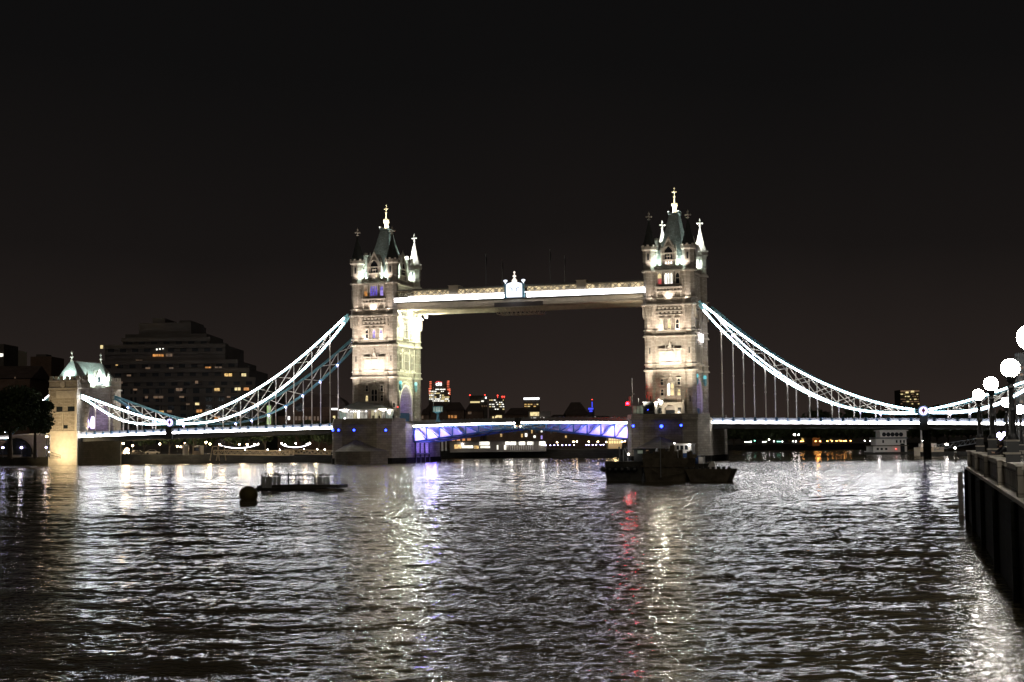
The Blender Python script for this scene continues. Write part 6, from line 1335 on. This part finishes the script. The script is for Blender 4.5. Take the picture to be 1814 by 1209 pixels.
gl0 = empty('globe_lamp', (0, 0, 0), 'x', 'street lamp', 'globe lamps on the river wall')
m = MB().use('iron_black'); m.box(-.28, .28, -.28, .28, .0, .35); m.box(-.235, .235, -.235, .235, .431, .86); m.build('pedestal', None, gl0)
m = MB().use('pale_stone'); m.box(-.305, .305, -.305, .305, .351, .43); m.box(-.265, .265, -.265, .265, .861, .93); m.box(-.33, .33, -.33, .33, -.12, -.001); m.build('cap', None, gl0)
m = MB().use('iron_black'); m.lathe((0, 0, .93), [(.25, 0), (.22, .12), (.14, .25), (.125, 1.1), (.17, 1.18), (.12, 1.3), (.09, 1.5), (.085, 2.0), (.15, 2.08), (.12, 2.18), (.07, 2.3)], 12)
for t in (0, 2.1, 4.2): m.bar((.19 * math.cos(t), .19 * math.sin(t), 1.1), (.17 * math.cos(t), .17 * math.sin(t), 2.5), .07); m.bar((.17 * math.cos(t), .17 * math.sin(t), 2.5), (.08 * math.cos(t), .08 * math.sin(t), 3.0), .05)
m.lathe((0, 0, 3.2), [(.1, 0), (.17, .08), (.24, .26)], 12); m.build('post', None, gl0)
m = MB().use('globe_lamp'); m.smooth = True; m.ball((0, 0, 3.80), .365, 20, 14); go_ = m.build('globe', None, gl0); m = MB().use('iron_black'); m.lathe((0, 0, 3.84), [(.37, -.02), (.37, .02)], 20); m.build('globe_band', None, go_)
GL = [(1733.3, 699.7, 103, 'farthest globe lamp on the river wall, smallest of the row'), (1755.3, 680.3, 81, 'second farthest globe lamp, just left of the leaning person'), (1789.8, 652.2, 62, 'tall globe lamp just right of the leaning person'), (1823.5, 598, 46, 'largest globe lamp, cut by the right edge')]
for k, (x, y, D, lab) in enumerate(GL):
    o = gl0 if k == 0 else dup(gl0)
    p = at(x, y, D); o['label'] = lab; o.location = (p.x, p.y, p.z - 3.80)
for x, y, D, lab in ((1782, 713, 118, 'small globe lamp inland, seen between the two tallest lamps'), (1807, 726, 128, 'small globe lamp inland at the right edge, lowest of all')):
    o = dup(gl0, label=lab, group='globe lamps inland of the wall'); p = at(x, y, D); o.location = (p.x, p.y, p.z - 3.80)
for k, D in enumerate((31, 17)):              # the row goes on beyond the frame's edge and lights the water
    q = P0 + dv * ((103 - D) * 1.03) + nv * .6; o = dup(gl0, label='globe lamp of the same row beyond the right edge', group='globe lamps beyond the edge'); o.location = (q.x, q.y, 3.95)
q = onZ(1703, 912, WZ); m = MB().use('concrete'); m.box(q.x - .17, q.x + .17, q.y - .17, q.y + .17, -3, at(1707, 836, (q - Vector(CAM)).dot(Vector(_F))).z); m.box(q.x + .173, q.x + .75, q.y - .1, q.y + .1, 1.2, 1.45); tag(m.build('timber_pile', None), 'square timber pile in the water by the end of the river wall', 'pile')
m = MB().use('timber'); q = onZ(1692, 899, WZ); m.tube((q.x - .6, q.y, WZ + .03), (q.x + .5, q.y + .2, WZ + .05), .09, .06); tag(m.build('driftwood', None), 'bit of reddish driftwood floating beside the timber pile', 'driftwood')
m = MB().use('violet_lamp')
for x, y in ((1766, 772), (1770, 769), (1774, 774), (1778, 770), (1772, 777), (1779, 768)): p = at(x, y, 150); m.ball(p, .16, 6, 4)
m.use('iron_black'); p = at(1772, 775, 150); m.tube((p.x, p.y, 2.95), (p.x, p.y, p.z + .4), .07); m.bar(at(1765, 772, 150), at(1780, 770, 150), .05); tag(m.build('cluster_lamp', None), 'cluster of small bluish bulbs behind the leaning person', 'lamp')
# ------------------------------------------------------------------ people
def person(name, label, joints, edges, radii, loc, rz, cat='person', skin_head=True, group=None, sc=1.):
    root = empty(name, loc, label, cat, group); root.rotation_euler = (0, 0, rz); root.scale = (sc, sc, sc)
    names = list(joints); me = bpy.data.meshes.new('body'); me.from_pydata([joints[n] for n in names], [(names.index(a), names.index(b_)) for a, b_ in edges], [])
    ob = bpy.data.objects.new('body', me); COL.objects.link(ob)
    sk = ob.modifiers.new('skin', 'SKIN'); ss = ob.modifiers.new('sub', 'SUBSURF'); ss.levels = 1; ss.render_levels = 1
    lay = me.skin_vertices[0].data
    for i, n in enumerate(names): r_ = radii[n]; lay[i].radius = (r_ if isinstance(r_, tuple) else (r_, r_))
    lay[names.index('pelvis')].use_root = True
    dg = bpy.context.evaluated_depsgraph_get(); m2 = bpy.data.meshes.new_from_object(ob.evaluated_get(dg)); bpy.data.objects.remove(ob); m2.name = 'body'; m2.materials.clear()
    for n_ in ('dark_cloth', 'skin'): m2.materials.append(MT[n_])
    hz = joints['head']; hands = [Vector(joints[n]) for n in names if n.startswith('hand')]
    for p_ in m2.polygons:
        c_ = p_.center; p_.material_index = 1 if (c_ - Vector(hz)).length < .15 or any((c_ - h_).length < .10 for h_ in hands) else 0; p_.use_smooth = True
    o = bpy.data.objects.new('body', m2); COL.objects.link(o); o.parent = root
    hx, hy, hzz = hz; m = MB().use('hair'); m.smooth = True; m.ball((hx, hy + .025, hzz + .035), .115, 12, 8, 1.05); h_ = m.build('hair', None, None); h_.parent = root
    f_ = MB().use('hair'); f_.box(hx - .05, hx - .02, hy - .105, hy - .09, hzz + .0, hzz + .015); f_.box(hx + .02, hx + .05, hy - .105, hy - .09, hzz, hzz + .015); f_.use('skin'); f_.box(hx - .012, hx + .012, hy - .125, hy - .095, hzz - .04, hzz - .003); f_.use('red_paint'); f_.box(hx - .025, hx + .025, hy - .1, hy - .085, hzz - .07, hzz - .06); f2 = f_.build('face', None, None); f2.parent = root
    return root
E_ = [('pelvis', 'chest'), ('chest', 'neck'), ('neck', 'head'), ('head', 'crown')]
for s_ in 'lr': E_ += [('chest', 'sh' + s_), ('sh' + s_, 'el' + s_), ('el' + s_, 'wr' + s_), ('wr' + s_, 'hand' + s_), ('pelvis', 'hip' + s_), ('hip' + s_, 'kn' + s_), ('kn' + s_, 'an' + s_), ('an' + s_, 'toe' + s_)]
def fingers(J, Ed, Rd, s_, base, fwd, spread):
    for k in range(5):
        n = f'fing{s_}{k}'; off = Vector(spread) * (k - 1.5) * .021; tip = Vector(base) + Vector(fwd) * (.085 if k < 4 else .05) + off * (1 if k < 4 else 2.2)
        J[n] = tuple(tip + Vector((0, 0, -.015))); Ed.append(('hand' + s_, n)); Rd[n] = .009
def lean_person():
    J = {'pelvis': (0, .55, .95), 'chest': (0, .12, 1.26), 'neck': (0, -.05, 1.42), 'head': (0, -.14, 1.53), 'crown': (0, -.14, 1.63)}
    Rd = {'pelvis': (.17, .13), 'chest': (.20, .13), 'neck': .06, 'head': .095, 'crown': .07}
    Ed = list(E_)
    for s_, q in (('l', -1), ('r', 1)):
        J.update({'sh' + s_: (q * .2, .02, 1.34), 'el' + s_: (q * .28, -.22, 1.13), 'wr' + s_: (q * .1, -.42, 1.12), 'hand' + s_: (q * .03, -.47, 1.13), 'hip' + s_: (q * .1, .56, .88), 'kn' + s_: (q * .11, .45, .48), 'an' + s_: (q * .11, .6, .08), 'toe' + s_: (q * .12, .42, .03)})
        Rd.update({'sh' + s_: .085, 'el' + s_: .058, 'wr' + s_: .038, 'hand' + s_: (.045, .02), 'hip' + s_: .105, 'kn' + s_: .068, 'an' + s_: .045, 'toe' + s_: .04})
        fingers(J, Ed, Rd, s_, J['hand' + s_], (q * -.5, -.8, -.1), (q * .6, -.3, .6))
    return J, Ed, Rd
def stand_person():
    J = {'pelvis': (0, 0, .95), 'chest': (0, -.01, 1.3), 'neck': (0, -.01, 1.5), 'head': (0, -.03, 1.62), 'crown': (0, -.02, 1.72)}
    Rd = {'pelvis': (.16, .12), 'chest': (.19, .12), 'neck': .058, 'head': .09, 'crown': .07}; Ed = list(E_)
    for s_, q in (('l', -1), ('r', 1)):
        J.update({'sh' + s_: (q * .2, 0, 1.43), 'el' + s_: (q * .25, .02, 1.13), 'wr' + s_: (q * .24, -.06, .88), 'hand' + s_: (q * .24, -.08, .8), 'hip' + s_: (q * .1, 0, .9), 'kn' + s_: (q * .1, -.02, .5), 'an' + s_: (q * .1, .03, .08), 'toe' + s_: (q * .12, -.12, .03)})
        Rd.update({'sh' + s_: .08, 'el' + s_: .055, 'wr' + s_: .036, 'hand' + s_: (.02, .04), 'hip' + s_: .1, 'kn' + s_: .065, 'an' + s_: .045, 'toe' + s_: .04})
        fingers(J, Ed, Rd, s_, J['hand' + s_], (0, -.15, -1), (0, 1, 0))
    return J, Ed, Rd
q = at(1777, 795, 72); best = min((Vector(Wp(s_ / 10, .55, 0)) for s_ in range(0, 1100)), key=lambda w: abs((w - Vector(CAM)).dot(Vector(_R2)) / (w - Vector(CAM)).dot(Vector(_F)) * FPX + 907 - 1765))
hd = math.atan2(-nv.y, -nv.x) + math.pi / 2
pl = Vector((best.x, best.y, 0)) + nv * .42
person('person', 'dark-clothed person leaning with folded arms on the river wall between the globe lamps', *lean_person(), (pl.x, pl.y, 2.95), hd + .35, sc=1.04)
for k, (x, lab) in enumerate(((661, 'first figure from the left, standing in dark clothes near the pavilion end'), (672, 'dark figure standing mid parapet, second of the group of four'), (680, 'dark figure standing close to the third lamp, third of the group of four'), (697, 'dark figure standing apart on the right end of the pier parapet'))):
    q = onY(x, 745, -17.3); person('person', lab, *stand_person(), (q.x, -17.3, 10.56), k * 1.1, group='people on the pavilion pier')
q = onY(698, 742, -16.2); m = MB().use('iron_black'); m.lathe((q.x, -16.2, 10.56), [(.2, 0), (.2, .4), (.1, .6), (.07, 3.6), (.3, 3.8), (.36, 4.6), (.1, 4.9)], 8); m.use('red_beacon'); m.ball((q.x + 1.0, -16.0, 14.3), .22, 8, 6); m.use('iron_black'); m.bar((q.x, -16.2, 14.0), (q.x + 1.0, -16.0, 14.0), .06); tag(m.build('lantern_post', None), 'dark unlit lantern post with a small red lamp on the glass pavilion pier', 'lamp post')
